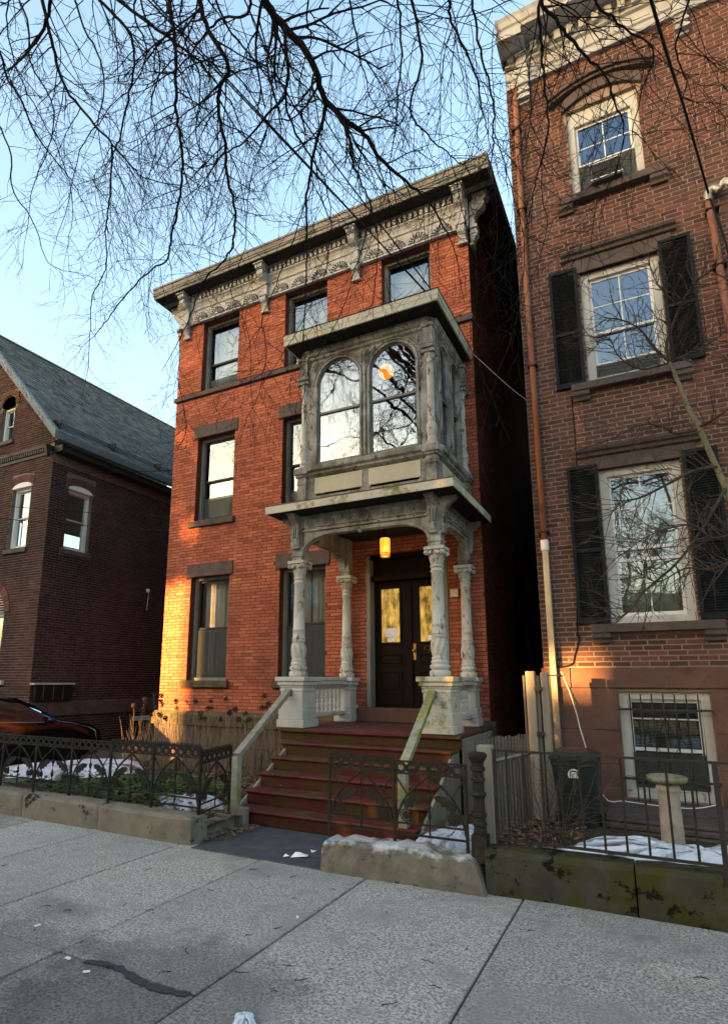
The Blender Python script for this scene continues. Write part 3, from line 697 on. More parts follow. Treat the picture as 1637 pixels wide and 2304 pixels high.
# bay roof
MB().box(-4.77, -2.19, -1.80, -.004, 6.99, 7.08).build('oriel_roof', 'panel_yellowed', house)
rf = MB(); rf.box(-4.765, -2.195, -1.795, -1.77, 6.905, 6.988); rf.box(-4.765, -4.74, -1.769, -.004, 6.905, 6.988); rf.box(-2.22, -2.195, -1.769, -.004, 6.905, 6.988)
rf.build('roof_fascia', 'panel_yellowed', house)
MB().box(-4.735, -2.225, -1.765, -.004, 6.902, 6.93).build('oriel_soffit', 'painted_shade', house)
MB().box(-4.78, -2.18, -1.81, -.004, 7.082, 7.092).build('roof_edge', 'roof_tar', house)
# string lights and the orange paper lamp hang inside the bay
lamp = thing('paper_lamp', 'round glowing orange paper lamp hanging inside the oriel window', 'lamp', (-3.20, -1.30, 6.30))
MB().sphere((-3.20, -1.30, 6.30), .118, 20, 12).build('shade', 'lamp_orange', lamp)
MB().tube([(-3.20, -1.30, 6.41), (-3.20, -1.30, 6.86)], .004, n=5).build('cord', 'cable_black', lamp)
for x0 in (-3.26, -2.72):
    single(MB().tube(smoothpts([(x0, -1.41, 6.1), (x0+.015, -1.42, 5.7), (x0-.01, -1.42, 5.3), (x0+.10, -1.42, 4.98)]), .003, n=5), 'string_lights', 'cable_white',
        'thin white string of lights hanging %s the orange lamp in the oriel' % ('left below' if x0 < -3 else 'right of'), 'string lights', (x0, -1.42, 4.95))

# ------------------------------------------------------------------ porch
CF = [(-4.52, -1.6), (-2.39, -1.6)]; CB = [(-4.47, -.14), (-2.42, -.14)]
PZ = .965
def pedestal(X, Y, mat, w=.19, back=False):
    p = MB(); d = w
    p.bbox(X-w-.03, X+w+.03, Y-d-.03, Y+d+.03*(not back), PZ, PZ+.11, .008); p.bbox(X-w-.012, X+w+.012, Y-d-.012, Y+d+.012*(not back), PZ+.11, PZ+.26, .008)
    p.bbox(X-w+.012, X+w-.012, Y-d+.012, Y+d-.012, PZ+.26, PZ+.55, .006)
    p.bbox(X-w, X+w, Y-d, Y+d, PZ+.50, PZ+.545, .006)
    q = p.build('pedestal', mat, house)
    c = MB(); c.bbox(X-w-.005, X+w+.005, Y-d-.005, Y+d+.005*(not back), PZ+.551, PZ+.58, .004); c.bbox(X-w-.03, X+w+.03, Y-d-.03, Y+d+.03*(not back), PZ+.581, PZ+.635, .006)
    c.bbox(X-w-.055, X+w+.055, Y-d-.055, Y+d+.055*(not back), PZ+.637, PZ+.70, .006); c.build('cap', mat, q)
def column(X, Y, spin, mat, sc=1.):
    z = PZ+.70
    P = [(.125, 0), (.135, .015), (.135, .07), (.10, .085), (.12, .10), (.13, .125), (.125, .145), (.10, .16), (.112, .175), (.112, .20), (.095, .215), (.105, .23), (.105, .245), (.088, .255)]
    P += [(.088+.018*math.sin(math.pi*k/10)**.8, .255+.24*k/10) for k in range(1, 10)]
    P += [(.088, .495), (.10, .505), (.10, .525), (.085, .535), (.10, .545), (.10, .56), (.088, .57), (.088, .66), (.094, .665), (.094, .68), (.085, .69), (.076, 1.36), (.088, 1.37), (.088, 1.385), (.078, 1.395), (.078, 1.425), (.09, 1.43), (.09, 1.45), (.076, 1.46)]
    tw = lambda zz, a: 1+(.09*math.sin(9*a+spin*(zz-z)*26) if .26 < zz-z < .49 else 0)
    l = MB(); l.lathe([(r*sc, z+h) for r, h in P], X, Y, 40, tw); col = l.build('column', mat, house)
    c = MB()                                                        # capital: bell, leaves, volutes, abacus
    c.lathe([(.076*sc, z+1.461), (.08*sc, z+1.50), (.095*sc, z+1.58), (.12*sc, z+1.64), (.12*sc, z+1.655)], X, Y, 20)
    for k in range(8):
        a = 2*math.pi*k/8; m = Matrix.Translation((X, Y, z)) @ Matrix.Rotation(a, 4, 'Z'); c.M = m
        c.add([(.078, -.022, 1.465), (.078, .022, 1.465), (.092, .026, 1.53), (.118, 0, 1.565), (.092, -.026, 1.53), (.086, 0, 1.50)], [(0, 1, 5), (1, 2, 5), (2, 3, 5), (3, 4, 5), (4, 0, 5)])
    for k in range(4):
        m = Matrix.Translation((X, Y, z)) @ Matrix.Rotation(rad(45+90*k), 4, 'Z'); c.M = m
        c.prism(arc(.145, 1.622, .036, 0, 360, 12)[:-1], -.022, .022, 'xz'); c.prism(arc(.145, 1.622, .018, 0, 360, 8)[:-1], -.032, .032, 'xz')
    for k in range(4):
        m = Matrix.Translation((X, Y, z)) @ Matrix.Rotation(rad(90*k), 4, 'Z'); c.M = m
        for s_ in (-.045, .045): c.prism(arc(s_, 1.62, .026, 0, 360, 8)[:-1], -.122, -.10, 'xz')
    c.M = None; c.box(X-.135, X+.135, Y-.135, Y+.135, z+1.657, z+1.70); c.build('capital', mat, col, smooth=False)
pedestal(*CF[0], 'paint_white'); pedestal(*CF[1], 'paint_mossy')
pedestal(*CB[0], 'paint_white', .13, True); pedestal(*CB[1], 'paint_white', .13, True)
column(*CF[0], 1, 'paint_peeling'); column(*CF[1], -1, 'paint_peeling'); column(*CB[0], 1, 'paint_peeling', .92); column(*CB[1], 1, 'paint_peeling', .92)
def basket(w, zs, crown, rc, n=8):
    """flattened arch from x=0 to w, springing at zs"""
    return [(rc-rc*math.cos(rad(90*k/n)), zs+(crown-zs)*math.sin(rad(90*k/n))) for k in range(n+1)]+[(w-rc+rc*math.sin(rad(90*k/n)), zs+(crown-zs)*math.cos(rad(90*k/n))) for k in range(n+1)]
def porch_arch(M, w, crown, rc, y0, y1):
    mb = MB(); mb.M = M; pts = basket(w, 3.46, crown, rc)
    for (a, za), (b, zb) in zip(pts, pts[1:]):
        if b-a < 1e-5: continue
        mb.add([(a, y0, za), (b, y0, zb), (b, y0, 3.80), (a, y0, 3.80), (a, y1, za), (b, y1, zb), (b, y1, 3.80), (a, y1, 3.80)], [(0, 1, 2, 3), (7, 6, 5, 4), (0, 4, 5, 1), (3, 2, 6, 7)])
    mb.box(0, w, y0, y1, 3.80, 4.02)
    mb.M = None; ar = mb.build('porch_arch', 'trim_weathered', house)
    t = MB(); t.M = M
    for (a, za), (b, zb) in zip(pts, pts[1:]):
        if b-a < 1e-5: continue
        nx, nz = -(zb-za), (b-a); l = math.hypot(nx, nz); nx, nz = nx/l*.05, nz/l*.05
        P = [(a, y0-.022, za), (b, y0-.022, zb), (b+nx, y0-.022, zb+nz), (a+nx, y0-.022, za+nz)]; P += [(p[0], y0, p[2]) for p in P]
        t.add(P, [(0, 1, 2, 3), (0, 4, 5, 1), (2, 6, 7, 3)])
    t.box(0, w, y0-.03, y0, 3.80, 3.825); t.box(0, w, y0-.018, y0, 3.86, 3.875); t.box(0, w, y0-.02, y0, 4.00, 4.02); t.box(0, w, y0-.045, y0, 4.021, 4.04)
    t.M = None; t.build('moulding', 'trim_weathered', ar)
porch_arch(at(-4.43, -1.66), 1.95, 3.73, .46, 0, .10)
porch_arch(at(-2.33, -1.51, 0, 90), 1.29, 3.74, .40, 0, .10)
porch_arch(at(-4.56, -.22, 0, -90), 1.29, 3.74, .40, 0, .10)
MB().sphere((-3.475, -1.69, 3.71), .035, 10, 8).build('arch_pendant', 'trim_weathered', house)
for i, (X, Y) in enumerate(CF+CB):
    p = MB(); e = .085 if i < 2 else .075
    p.box(X-e, X+e, Y-e, Y+e, PZ+2.40, 4.035); p.box(X-e-.015, X+e+.015, Y-e-.015, Y+e+.015, PZ+2.47, PZ+2.50); p.build('impost', 'trim_weathered', house)
def scroll(M):
    b = MB(); b.M = M
    b.prism([(0, 3.56), (-.045, 3.56), (-.05, 3.62), (-.045, 3.68), (-.06, 3.74), (-.05, 3.82), (-.07, 3.90), (-.14, 3.96), (-.20, 4.00), (-.20, 4.03), (0, 4.03)], -.055, .055, 'yz')
    b.prism([(-.045, 3.57), (-.062, 3.60), (-.062, 3.70), (-.05, 3.72)], -.03, .03, 'yz')
    b.box(-.068, .068, -.225, 0, 4.0301, 4.043); b.box(-.062, .062, -.06, 0, 3.545, 3.562)
    for k in range(3): b.box(-.045+k*.035, -.025+k*.035, -.072, -.05, 3.70, 3.90)
    b.M = None; return b.mesh('scroll_bracket', 'trim_weathered')
sm = scroll(Matrix.Identity(4))
for X, Y in CF: inst('scroll_bracket', sm, house, (X, Y-.0855, 0))
inst('scroll_bracket', sm, house, (CF[1][0]+.0855, CF[1][1], 0), (0, 0, rad(90))); inst('scroll_bracket', sm, house, (CB[1][0]+.0755, CB[1][1], 0), (0, 0, rad(90)))
inst('scroll_bracket', sm, house, (CF[0][0]-.0855, CF[0][1], 0), (0, 0, rad(-90)))
MB().box(-4.86, -2.03, -1.99, -.004, 4.046, 4.075).build('porch_soffit', 'painted_shade', house)
MB().box(-4.40, -2.5, -1.55, -.006, 4.0, 4.045).build('porch_ceiling', 'painted_shade', house)
pr = MB(); pr.box(-4.87, -2.02, -2.0, -.004, 4.076, 4.185); pr.build('porch_roof', 'mossy_stone', house)
pf = MB(); pf.box(-4.885, -2.005, -2.015, -2.001, 4.05, 4.16); pf.box(-2.019, -2.005, -2.0, -.004, 4.05, 4.16); pf.box(-4.885, -4.871, -2.0, -.004, 4.05, 4.16); pf.build('roof_fascia', 'paint_mossy', house)
# balustrades
bal = MB(); bal.lathe([(.022, 0), (.03, .01), (.03, .03), (.02, .04), (.028, .06), (.036, .10), (.03, .15), (.022, .17), (.032, .18), (.032, .195), (.022, .205), (.03, .225), (.037, .28), (.03, .33), (.02, .36), (.03, .365), (.03, .385)], 0, 0, 12)
bal = bal.mesh('baluster', 'paint_white')
for X in (-4.50, -2.41):
    r = MB(); r.bbox(X-.075, X+.075, -1.385, -.285, PZ+.12, PZ+.175, .006)
    r.bbox(X-.05, X+.05, -1.385, -.285, PZ+.56, PZ+.585, .004); r.bbox(X-.10, X+.10, -1.37, -.29, PZ+.59, PZ+.65, .006); r.bbox(X-.12, X+.12, -1.36, -.30, PZ+.652, PZ+.70, .006)
    rail = r.build('balustrade', 'paint_white', house)
    fr = MB()
    for k in range(12): fr.prism([(-1.36+k*.09, PZ+.558), (-1.29+k*.09, PZ+.558), (-1.325+k*.09, PZ+.515)], X-.03, X+.03, 'yz')
    fr.build('fringe', 'paint_white', rail)
    for k in range(8): inst('baluster', bal, rail, (X, -1.30+k*.132, PZ+.172))
# front door, set in a recess
DY = .16
df = MB(); df.box(-4.16, -4.09, -.025, .30, 1.19, 3.72); MB().box(-2.81, -2.74, -.025, .30, 1.19, 3.72).build('door_frame', 'frame_grey', house); MB().box(-4.089, -2.811, -.01, .28, 3.65, 3.72).build('door_head', 'door_wood', house); MB().box(-4.089, -2.811, .02, .28, 3.28, 3.36).build('transom_bar', 'door_wood', house); df.build('door_frame', 'frame_grey', house)
MB().box(-4.09, -2.81, .12, .2, 3.361, 3.649).build('transom', 'door_wood', house)
MB().bbox(-4.3, -2.6, -.12, .30, PZ, 1.185, .01).build('threshold', 'brownstone_warm', house)
for k, (a, b) in enumerate(((-4.085, -3.455), (-3.445, -2.815))):
    d = MB(); ga, gb = (-3.965, -3.625) if k == 0 else (-3.275, -2.935)
    d.box(a, ga, DY, DY+.05, 1.192, 3.275); d.box(gb, b, DY, DY+.05, 1.192, 3.275); d.box(ga, gb, DY, DY+.05, 1.192, 2.245); d.box(ga, gb, DY, DY+.05, 3.15, 3.275)
    leaf = d.build('door', 'door_wood', house)
    t = MB(); ring(t, ga-.03, gb+.03, 2.215, 3.18, .03, DY-.02, DY); ring(t, ga-.02, gb+.02, 1.42, 1.78, .025, DY-.018, DY); t.bbox(ga+.03, gb-.03, DY-.014, DY, 1.48, 1.72, .006)
    ring(t, ga-.02, gb+.02, 1.86, 2.06, .022, DY-.018, DY); t.bbox(ga+.01, gb-.01, DY-.014, DY, 1.90, 2.02, .006); t.bbox(ga-.02, gb+.02, DY-.012, DY, 1.23, 1.36, .006); t.build('moulding', 'door_wood', leaf)
    g = MB(); g.box(ga, gb, DY+.02, DY+.026, 2.245, 3.15); g.build('pane', 'lit_door_glass', leaf)
    if k == 1:
        MB().box(a-.035, a+.03, DY-.03, DY-.001, 1.2, 3.27).build('astragal', 'door_wood', leaf)
        MB().bbox(a+.045, a+.095, DY-.012, DY-.001, 1.95, 2.22, .004).build('lock_plate', 'brass', leaf)
        MB().sphere((a+.07, DY-.05, 2.10), .03, 12, 8).build('knob', 'brass', leaf)
        MB().tube([(-3.16+.05*math.cos(rad(t_)), DY-.004, 2.14+.035*math.sin(rad(t_))) for t_ in range(-60, 301, 30)]+[(-3.11, DY-.004, 2.10), (-3.15, DY-.004, 2.06), (-3.20, DY-.004, 2.045)], .004, n=5).build('numeral', 'brass', leaf)
for nm, lb, a, b, c, d in (('paper_notice', 'larger white paper notice taped inside left door glass', -3.90, -3.67, 2.335, 2.485), ('paper_notice', 'small white card below the larger notice on left door', -3.86, -3.72, 2.255, 2.325), ('paper_notice', 'white card on the right door glass beside the column', -3.16, -2.99, 2.265, 2.345)):
    single(MB().box(a, b, DY+.012, DY+.016, c, d), nm, 'paper', lb, 'notice', ((a+b)/2, DY+.014, c), 'notices on the front door')
MB().bbox(-2.70, -2.56, -.035, -.008, 2.905, 3.045, .006).build('number_plate', 'galvanised', house)
# porch lamp
pl = thing('porch_lamp', 'lit amber glass lantern hanging under the porch ceiling', 'lamp', (-3.42, -.92, 4.0))
MB().lathe([(.03, 3.992), (.05, 3.985), (.05, 3.975), (.012, 3.97), (.012, 3.80), (.06, 3.795), (.085, 3.77), (.085, 3.755)], -3.42, -.92, 14).build('mount', 'iron_black', pl)
gl = MB(); gl.lathe([(.070, 3.755), (.074, 3.70), (.074, 3.52), (.066, 3.48), (.060, 3.475)], -3.42, -.92, 24, lambda z, a: 1+.05*math.cos(12*a)); gl.build('glass_shade', 'lamp_amber', pl)
rg = MB()
for z_ in (3.515, 3.49, 3.465): rg.lathe([(.066, z_), (.077, z_), (.077, z_+.01), (.066, z_+.01)], -3.42, -.92, 18)
rg.build('base_ring', 'brass', pl)
ld = bpy.data.lights.new('lantern_bulb', 'POINT'); ld.energy = .6; ld.color = (1, .55, .16); ld.shadow_soft_size = .08
lo = bpy.data.objects.new('lantern_bulb', ld); COL.objects.link(lo); lo.parent = pl; lo.location = (0, 0, -.62)

# ------------------------------------------------------------------ wooden steps
st = thing('wooden_steps', 'worn red painted wooden steps with porch deck leading to the front door', 'steps', (-3.4, -2.5, 0))
x = -4.68; k = 0
while x < -2.12:
    w_ = min(.092, -2.10-x); MB().bbox(x+.001, x+w_-.001, -1.80, -.125, .925, PZ-.001-.0015*(k % 3), .003).build('deck_board', 'porch_floor', st); x += .092; k += 1
MB().box(-4.68, -2.10, -1.78, -1.755, .80, .924).build('riser', 'step_red', st)
MB().bbox(-4.69, -2.09, -1.825, -1.80, .915, .955, .006).build('nosing', 'step_tread', st)
TY = [-2.05, -2.34, -2.62, -2.90, -3.18]; TX = [(-4.52, -2.13), (-4.50, -2.14), (-4.48, -2.15), (-4.47, -2.16), (-4.45, -2.17)]
hs = .955/6
for i, y in enumerate(TY):
    z = .955-hs*(i+1); yb = ([-1.78]+[t+.03 for t in TY])[i]
    MB().bbox(TX[i][0], TX[i][1], y, yb, z-.035, z, .012).build('tread', 'step_tread', st)
    MB().box(TX[i][0]+.03, TX[i][1]-.03, y+.03, y+.055, z-hs+.0005, z-.0355).build('riser', 'step_red', st)
sd_ = MB(); sd_.prism([(-1.70, .02), (-1.70, .92), (-1.76, .80), (-1.9, .78), (-3.12, .10), (-3.12, .02)], -2.18, -2.15, 'yz'); sd_.build('stringer', 'wood_grey', st)
sd_ = MB(); sd_.prism([(-1.70, .02), (-1.70, .92), (-1.76, .80), (-1.9, .78), (-3.12, .10), (-3.12, .02)], -4.47, -4.44, 'yz'); sd_.build('stringer', 'wood_grey', st)
for k in range(9): MB().bbox(-2.12, -2.10, -1.70+k*.17, -1.545+k*.17, .02, .915, .004).build('skirt_board', 'wood_grey', st)
for lx, ux, m1, py_, nm in ((-4.43, -4.56, 'wood_grey', -3.13, 'weathered grey'), (-2.34, -2.44, 'wood_mossy', -3.10, 'mossy green')):
    r = MB(); a, b = Vector((ux, -1.80, 1.50)), Vector((lx, py_, .76)); d = (b-a); n_ = Vector((0, -d.z, d.y)).normalized()*-1
    if n_.z < 0: n_ = -n_
    P = []
    for p in (a, b):
        for sx, sn in ((-.048, 0), (.048, 0), (.048, -.06), (-.048, -.06)): P.append(p+Vector((sx, 0, 0))+n_*sn)
    r.add(P, [(0, 1, 2, 3), (7, 6, 5, 4), (0, 4, 5, 1), (1, 5, 6, 2), (2, 6, 7, 3), (3, 7, 4, 0)])
    r.build('handrail', 'wood_mossy' if lx > -4 else 'wood_grey', st, label=nm+' sloping handrail')
    MB().bbox(lx-.045, lx+.045, py_-.03, py_+.06, .16 if lx < -4 else .02, .72, .006).build('post', 'wood_mossy', st)
    MB().box(ux-.03, ux+.05, -1.802, -1.775, 1.40, 1.47).build('rail_bracket', 'iron_black', st)
# ------------------------------------------------------------------ the taller neighbour on the right
RY = -.5; RX0, RX1 = -1.285, 6.2
rh = thing('row_house', 'tall brown brick house with black shutters and white cornice beside the alley', 'house', (2, 0, 0))
RM = at(0, RY)
rw = [(-.40, .575, 2.35, 4.48), (-.42, .60, 5.77, 7.55), (-.41, .575, 8.84, 10.42), (-.40, .60, .20, 1.49)]
far = []
for dx in (2.75,):
    far += [(a+dx, b+dx, c, d) for a, b, c, d in rw[:3]]
mb = MB(); wall_sheet(mb, RX0, RX1, -.25, 11.9, rw+far, 0, .35, RM); rwall = mb.build('front_wall', 'mortar_pale', rh)
rb_h = rw[:3]+far+[(-.65, .845, 2.235, 2.35), (-.645, .835, 5.66, 5.77), (-.645, .84, 8.72, 8.84), (-.58, .76, 4.48, 4.66), (-.58, .78, 7.55, 7.77), (-.45, .62, 10.3, 10.62)]
rb_h += [(a+2.75, b+2.75, c, d) for a, b, c, d in rb_h[4:]]
rclip = lambda c, d, a, b: c < 2.75
brick_wall(rwall, RM, RX0, RX1, 1.80, 11.26, rb_h, .0665, .213, .011, 'brick_brown', 300, view_score(RM, lambda u, z: u > 1.1 or z < 2.0), clip=rclip, jitter=.002)
mb = MB(); wall_sheet(mb, -10.5, -.352, -.25, 11.9, [], 0, .3, at(RX0, RY, 0, -90)); sidew = mb.build('side_wall', 'brick_brown', rh)
MB().box(RX0+.3, RX1, 9.7, 10, -.25, 11.9).build('back_wall', 'brick_brown', rh); MB().box(RX1-.3, RX1, RY+.352, 9.69, -.25, 11.9).build('side_wall', 'brick_brown', rh)
for z in (1.65, 5.2, 8.3): MB().box(RX0+.31, RX1-.31, RY+.36, 9.69, z, z+.18).build('floor_slab', 'room_dark', rh)
MB().box(RX0+.31, RX1-.31, 2.6, 2.7, 0, 11.8).build('inner_wall', 'room_dark', rh)
MB().box(RX0-.05, RX1+.05, RY-.1, 10.1, 12.1, 12.18).build('roof', 'roof_tar', rh)
# brownstone basement: band and large blocks with pale joints
for a, b in ((RX0-.03, -.95), (-.942, .9), (.908, 2.6), (2.608, RX1)): MB().bbox(a, b, RY-.045, RY+.03, 1.53, 1.79, .008).build('stone_band', 'brownstone_warm', rh)
MB().box(RX0, RX1, RY-.012, RY-.002, -.2, .19).build('pointing', 'mortar_pale', rh)
MB().box(RX0, -.40, RY-.012, RY-.002, .192, 1.525).build('pointing', 'mortar_pale', rh); MB().box(.60, RX1, RY-.012, RY-.002, .192, 1.525).build('pointing', 'mortar_pale', rh)
for a, b in ((RX0, -.402), (.602, 1.7), (1.708, 3.0), (3.008, RX1)):
    for c, d in ((-.2, .195), (.2, .585), (.592, 1.0), (1.007, 1.527)): MB().bbox(a+.003, b-.003, RY-.03, RY-.013, c, d, .004).build('foundation_stone', 'brownstone_warm', rh)
MB().bbox(-.399, .599, RY-.03, RY-.003, -.2, .195, .004).build('foundation_stone', 'brownstone_warm', rh)
def rwin(k, grid, meet, **kw):
    a, b, c, d = rw[k]; return window(rh, RM, a+.002, b-.002, c+.002, d-.002, .06, 'paint_white', 'paint_bright', .095, .04, meet=meet, grid=grid, **kw)
w = rwin(0, ([('v', .5), ('h', .55)], [('v', .5)]), 3.36); MB().box(-.30, .48, RY+.125, RY+.155, 3.185, 3.225).build('storm_rail', 'paint_bright', w); curtain(w, RM, -.3, .48, 2.4, 4.4, .36, 'blind', 4, .02, seed=21)
w = rwin(1, ([('v', .5), ('h', .5)], [('v', .5)]), 6.58); MB().box(-.31, .49, RY+.125, RY+.155, 6.08, 6.12).build('storm_rail', 'paint_bright', w)
MB().box(-.31, .49, RY+.10, RY+.104, 5.88, 6.08).build('insect_screen', 'insect_screen', w)
w = rwin(2, ([('v', .5), ('h', .45)], [('v', .5)]), 9.45, head=.16); MB().box(-.30, .47, RY+.10, RY+.104, 8.94, 9.44).build('insect_screen', 'insect_screen', w)
w = rwin(3, ([('v', .5), ('h', .62)], [('h', .42)]), .78); 
sl = MB()
for k in range(30): sl.box(-.29, .49, RY+.22, RY+.245, .82+k*.018, .824+k*.018)
sl.build('blind', 'blind', w); MB().box(-.30, .50, RY+.11, RY+.114, .32, .74).build('insect_screen', 'insect_screen', w)
for a, b, c, d in far: window(rh, RM, a+.002, b-.002, c+.002, d-.002, .06, 'paint_white', 'paint_bright', .095, .04)
# lintels, sills with corbels, hood
for (a, b, z, wdt) in ((-.58, .76, 4.48, .18), (-.58, .78, 7.55, .22)):
    for ddx in (0, 2.75):
        l = MB(); l.bbox(a+ddx, b+ddx, RY-.03, RY+.05, z, z+wdt-.002, .006); li = l.build('lintel', 'brownstone', rh)
        l = MB(); l.prism([(RY, z+wdt), (RY-.06, z+wdt+.02), (RY-.07, z+wdt+.06), (RY-.11, z+wdt+.08), (RY-.13, z+wdt+.12), (RY-.11, z+wdt+.14), (RY, z+wdt+.16)], a-.07+ddx, b+.07+ddx, 'yz'); l.build('lintel_moulding', 'brownstone', li)
for (a, b, z, h) in ((-.65, .845, 2.235, .115), (-.645, .835, 5.66, .11), (-.645, .84, 8.72, .12)):
    for ddx in (0, 2.75):
        s_ = MB().bbox(a+ddx, b+ddx, RY-.12, RY+.06, z, z+h-.002, .008).build('sill', 'brownstone', rh)
        for cx in (a+.12, b-.12):
            MB().prism([(RY, z-.13), (RY-.05, z-.13), (RY-.06, z-.09), (RY-.10, z-.06), (RY-.10, z-.001), (RY, z-.001)], cx-.11+ddx, cx+.11+ddx, 'yz').build('corbel', 'brownstone', s_)
for ddx in (0, 2.75):
    h = MB(); n = 14
    for (r_, w_, y0, y1) in ((0, .17, RY-.06, RY+.02), (.17, .05, RY-.11, RY+.02), (.22, .05, RY-.15, RY+.02), (.27, .03, RY-.12, RY+.02)):
        for k in range(n):
            q = []
            for kk in (k, k+1):
                t = -1+2*kk/n; xx = .085+t*.56*(1+.32*(r_+w_ > .2)); zz = 10.40+.20*(1-t*t)
                q += [(xx, zz+r_), (xx, zz+r_+w_)]
            P = [(q[0][0], y0, q[0][1]), (q[2][0], y0, q[2][1]), (q[3][0], y0, q[3][1]), (q[1][0], y0, q[1][1])]; P += [(p[0], y1, p[2]) for p in P]
            h.M = Matrix.Translation((ddx, 0, 0)); h.add(P, [(0, 1, 2, 3), (7, 6, 5, 4), (0, 4, 5, 1), (2, 6, 7, 3), (0, 3, 7, 4), (1, 5, 6, 2)])
    h.M = None; h.build('window_hood', 'brownstone', rh)
# shutters
def shutter(x0, x1, z0, z1):
    f = MB(); y0, y1 = RY-.052, RY-.008; sw_ = .042; zm = z0+(z1-z0)*.45
    f.box(x0, x0+sw_, y0, y1, z0, z1); f.box(x1-sw_, x1, y0, y1, z0, z1)
    for a, b in ((z0, z0+.075), (zm-.025, zm+.025), (z1-.045, z1)): f.box(x0+sw_, x1-sw_, y0, y1, a, b)
    sh_ = f.build('shutter', 'shutter_green', rh)
    me = MB(); me.add([(-(x1-x0)/2+sw_, 0, -.016), ((x1-x0)/2-sw_, 0, -.016), ((x1-x0)/2-sw_, .03, .014), (-(x1-x0)/2+sw_, .03, .014), (-(x1-x0)/2+sw_, .004, -.022), ((x1-x0)/2-sw_, .004, -.022), ((x1-x0)/2-sw_, .034, .008), (-(x1-x0)/2+sw_, .034, .008)],
        [(0, 1, 2, 3), (7, 6, 5, 4), (0, 4, 5, 1), (2, 6, 7, 3)]); me = me.mesh('slat', 'shutter_green')
    for a, b in ((z0+.075, zm-.025), (zm+.025, z1-.045)):
        n = max(1, int((b-a)/.034))
        for k in range(n): inst('slat', me, sh_, ((x0+x1)/2, y0+.006, a+(b-a)*(k+.5)/n))
shutter(-.80, -.41, 2.36, 4.56); shutter(.60, .99, 2.36, 4.56); shutter(-.845, -.455, 5.76, 7.65); shutter(.61, 1.0, 5.80, 7.67)
# white cornice
cp = [(RY, 11.25), (RY-.07, 11.255), (RY-.08, 11.29), (RY-.05, 11.31), (RY-.05, 11.40), (RY-.08, 11.42), (RY-.08, 11.45), (RY-.04, 11.47), (RY-.04, 11.66), (RY-.09, 11.68), (RY-.09, 11.72), (RY-.06, 11.73), (RY-.06, 11.90), (RY-.12, 11.91), (RY-.12, 11.94), (RY, 11.95)]
rc = MB().prism(cp, RX0+.02, RX1, 'yz').build('cornice', 'cornice_white', rh)
me = MB(); me.box(-.05, .05, -.10, 0, -.085, .085); me = me.mesh('dentil', 'cornice_white')
x = RX0+.12
while x < 2.7: inst('dentil', me, rc, (x, RY-.061, 11.815)); x += .185
ey = RY-.5
MB().prism([(RY, 11.952), (ey+.06, 11.952), (ey+.05, 12.0), (ey+.02, 12.03), (ey, 12.12), (ey-.03, 12.17), (ey+.05, 12.20), (RY, 12.20)], RX0-.02, RX1, 'yz').build('eave', 'cornice_white', rh)
MB().box(RX0-.02, RX0+.35, ey+.03, RY-.13, 11.80, 11.95).build('eave_corner', 'cornice_white', rh)
MB().box(RX0-.03, RX0+.0, ey-.02, RY-.002, 11.75, 12.19).build('eave_end', 'trim_weathered', rh)
for X in (-1.0, 1.23):
    b = MB(); b.prism([(RY, 10.88), (RY-.05, 10.89), (RY-.06, 10.95), (RY-.10, 11.02), (RY-.11, 11.10), (RY-.09, 11.16), (RY-.12, 11.24), (RY-.12, 11.70), (RY-.16, 11.80), (RY-.30, 11.86), (RY-.32, 11.94), (RY, 11.94)], X-.08, X+.08, 'yz')
    for z in (10.93, 11.05, 11.2, 11.42, 11.6, 11.75): b.box(X-.095, X+.095, RY-.135-(.05 if z > 11.7 else 0), RY, z, z+.03)
    b.build('bracket', 'cornice_white', rh)
# window guard on the basement window
wg = thing('window_guard', 'black iron security bars with scrolls over the basement window', 'window bars', (.1, RY-.06, .12))
for z in (.44, 1.27): MB().box(-.42, .61, RY-.066, RY-.054, z-.014, z+.014).build('cross_bar', 'iron_black', wg)
MB().box(-.30, .49, RY-.058, RY-.050, .155, .170).build('cross_bar', 'iron_black', wg)
for k in range(7): MB().tube([(-.27+k*.123, RY-.05, .10), (-.27+k*.123, RY-.05, 1.46)], .0095, n=6).build('bar', 'iron_black', wg)
def scr(pts): MB().tube(smoothpts([(p[0], RY-.062, p[1]) for p in pts], 5), .0055, n=5).build('scroll', 'iron_black', wg)
cx = .10
for s_ in (-1, 1):
    scr([(cx+s_*.03, 1.15), (cx+s_*.07, 1.19), (cx+s_*.045, 1.22), (cx+s_*.005, 1.18), (cx+s_*.06, 1.02), (cx+s_*.115, .90), (cx+s_*.10, .83), (cx+s_*.05, .83), (cx+s_*.03, .87), (cx+s_*.06, .90)])
    scr([(cx+s_*.19, .98), (cx+s_*.225, 1.0), (cx+s_*.215, 1.03), (cx+s_*.17, 1.03), (cx+s_*.15, .97), (cx+s_*.18, .88), (cx+s_*.22, .84), (cx+s_*.255, .86), (cx+s_*.25, .89)])
    scr([(cx+s_*.03, .62), (cx+s_*.07, .58), (cx+s_*.045, .55), (cx+s_*.005, .60), (cx+s_*.06, .74), (cx+s_*.115, .82)])
# air conditioner in the top window
ac = thing('air_conditioner', 'grey window air conditioner in the top-floor window of the brown house', 'air conditioner', (.07, RY-.12, 8.84))
MB().bbox(-.135, .275, RY-.22, RY+.05, 8.845, 9.10, .012).build('case', 'ac_metal', ac); MB().bbox(-.145, .285, RY-.235, RY-.19, 9.10, 9.115, .003).build('edge_trim', 'paint_bright', ac); MB().bbox(-.145, .285, RY-.235, RY-.19, 8.842, 8.858, .003).build('edge_trim', 'paint_bright', ac)
v_ = MB()
for k in range(9): v_.box(-.11, .25, RY-.225, RY-.2201, 8.88+k*.024, 8.888+k*.024)
v_.build('vent_louvre', 'plastic_black', ac)
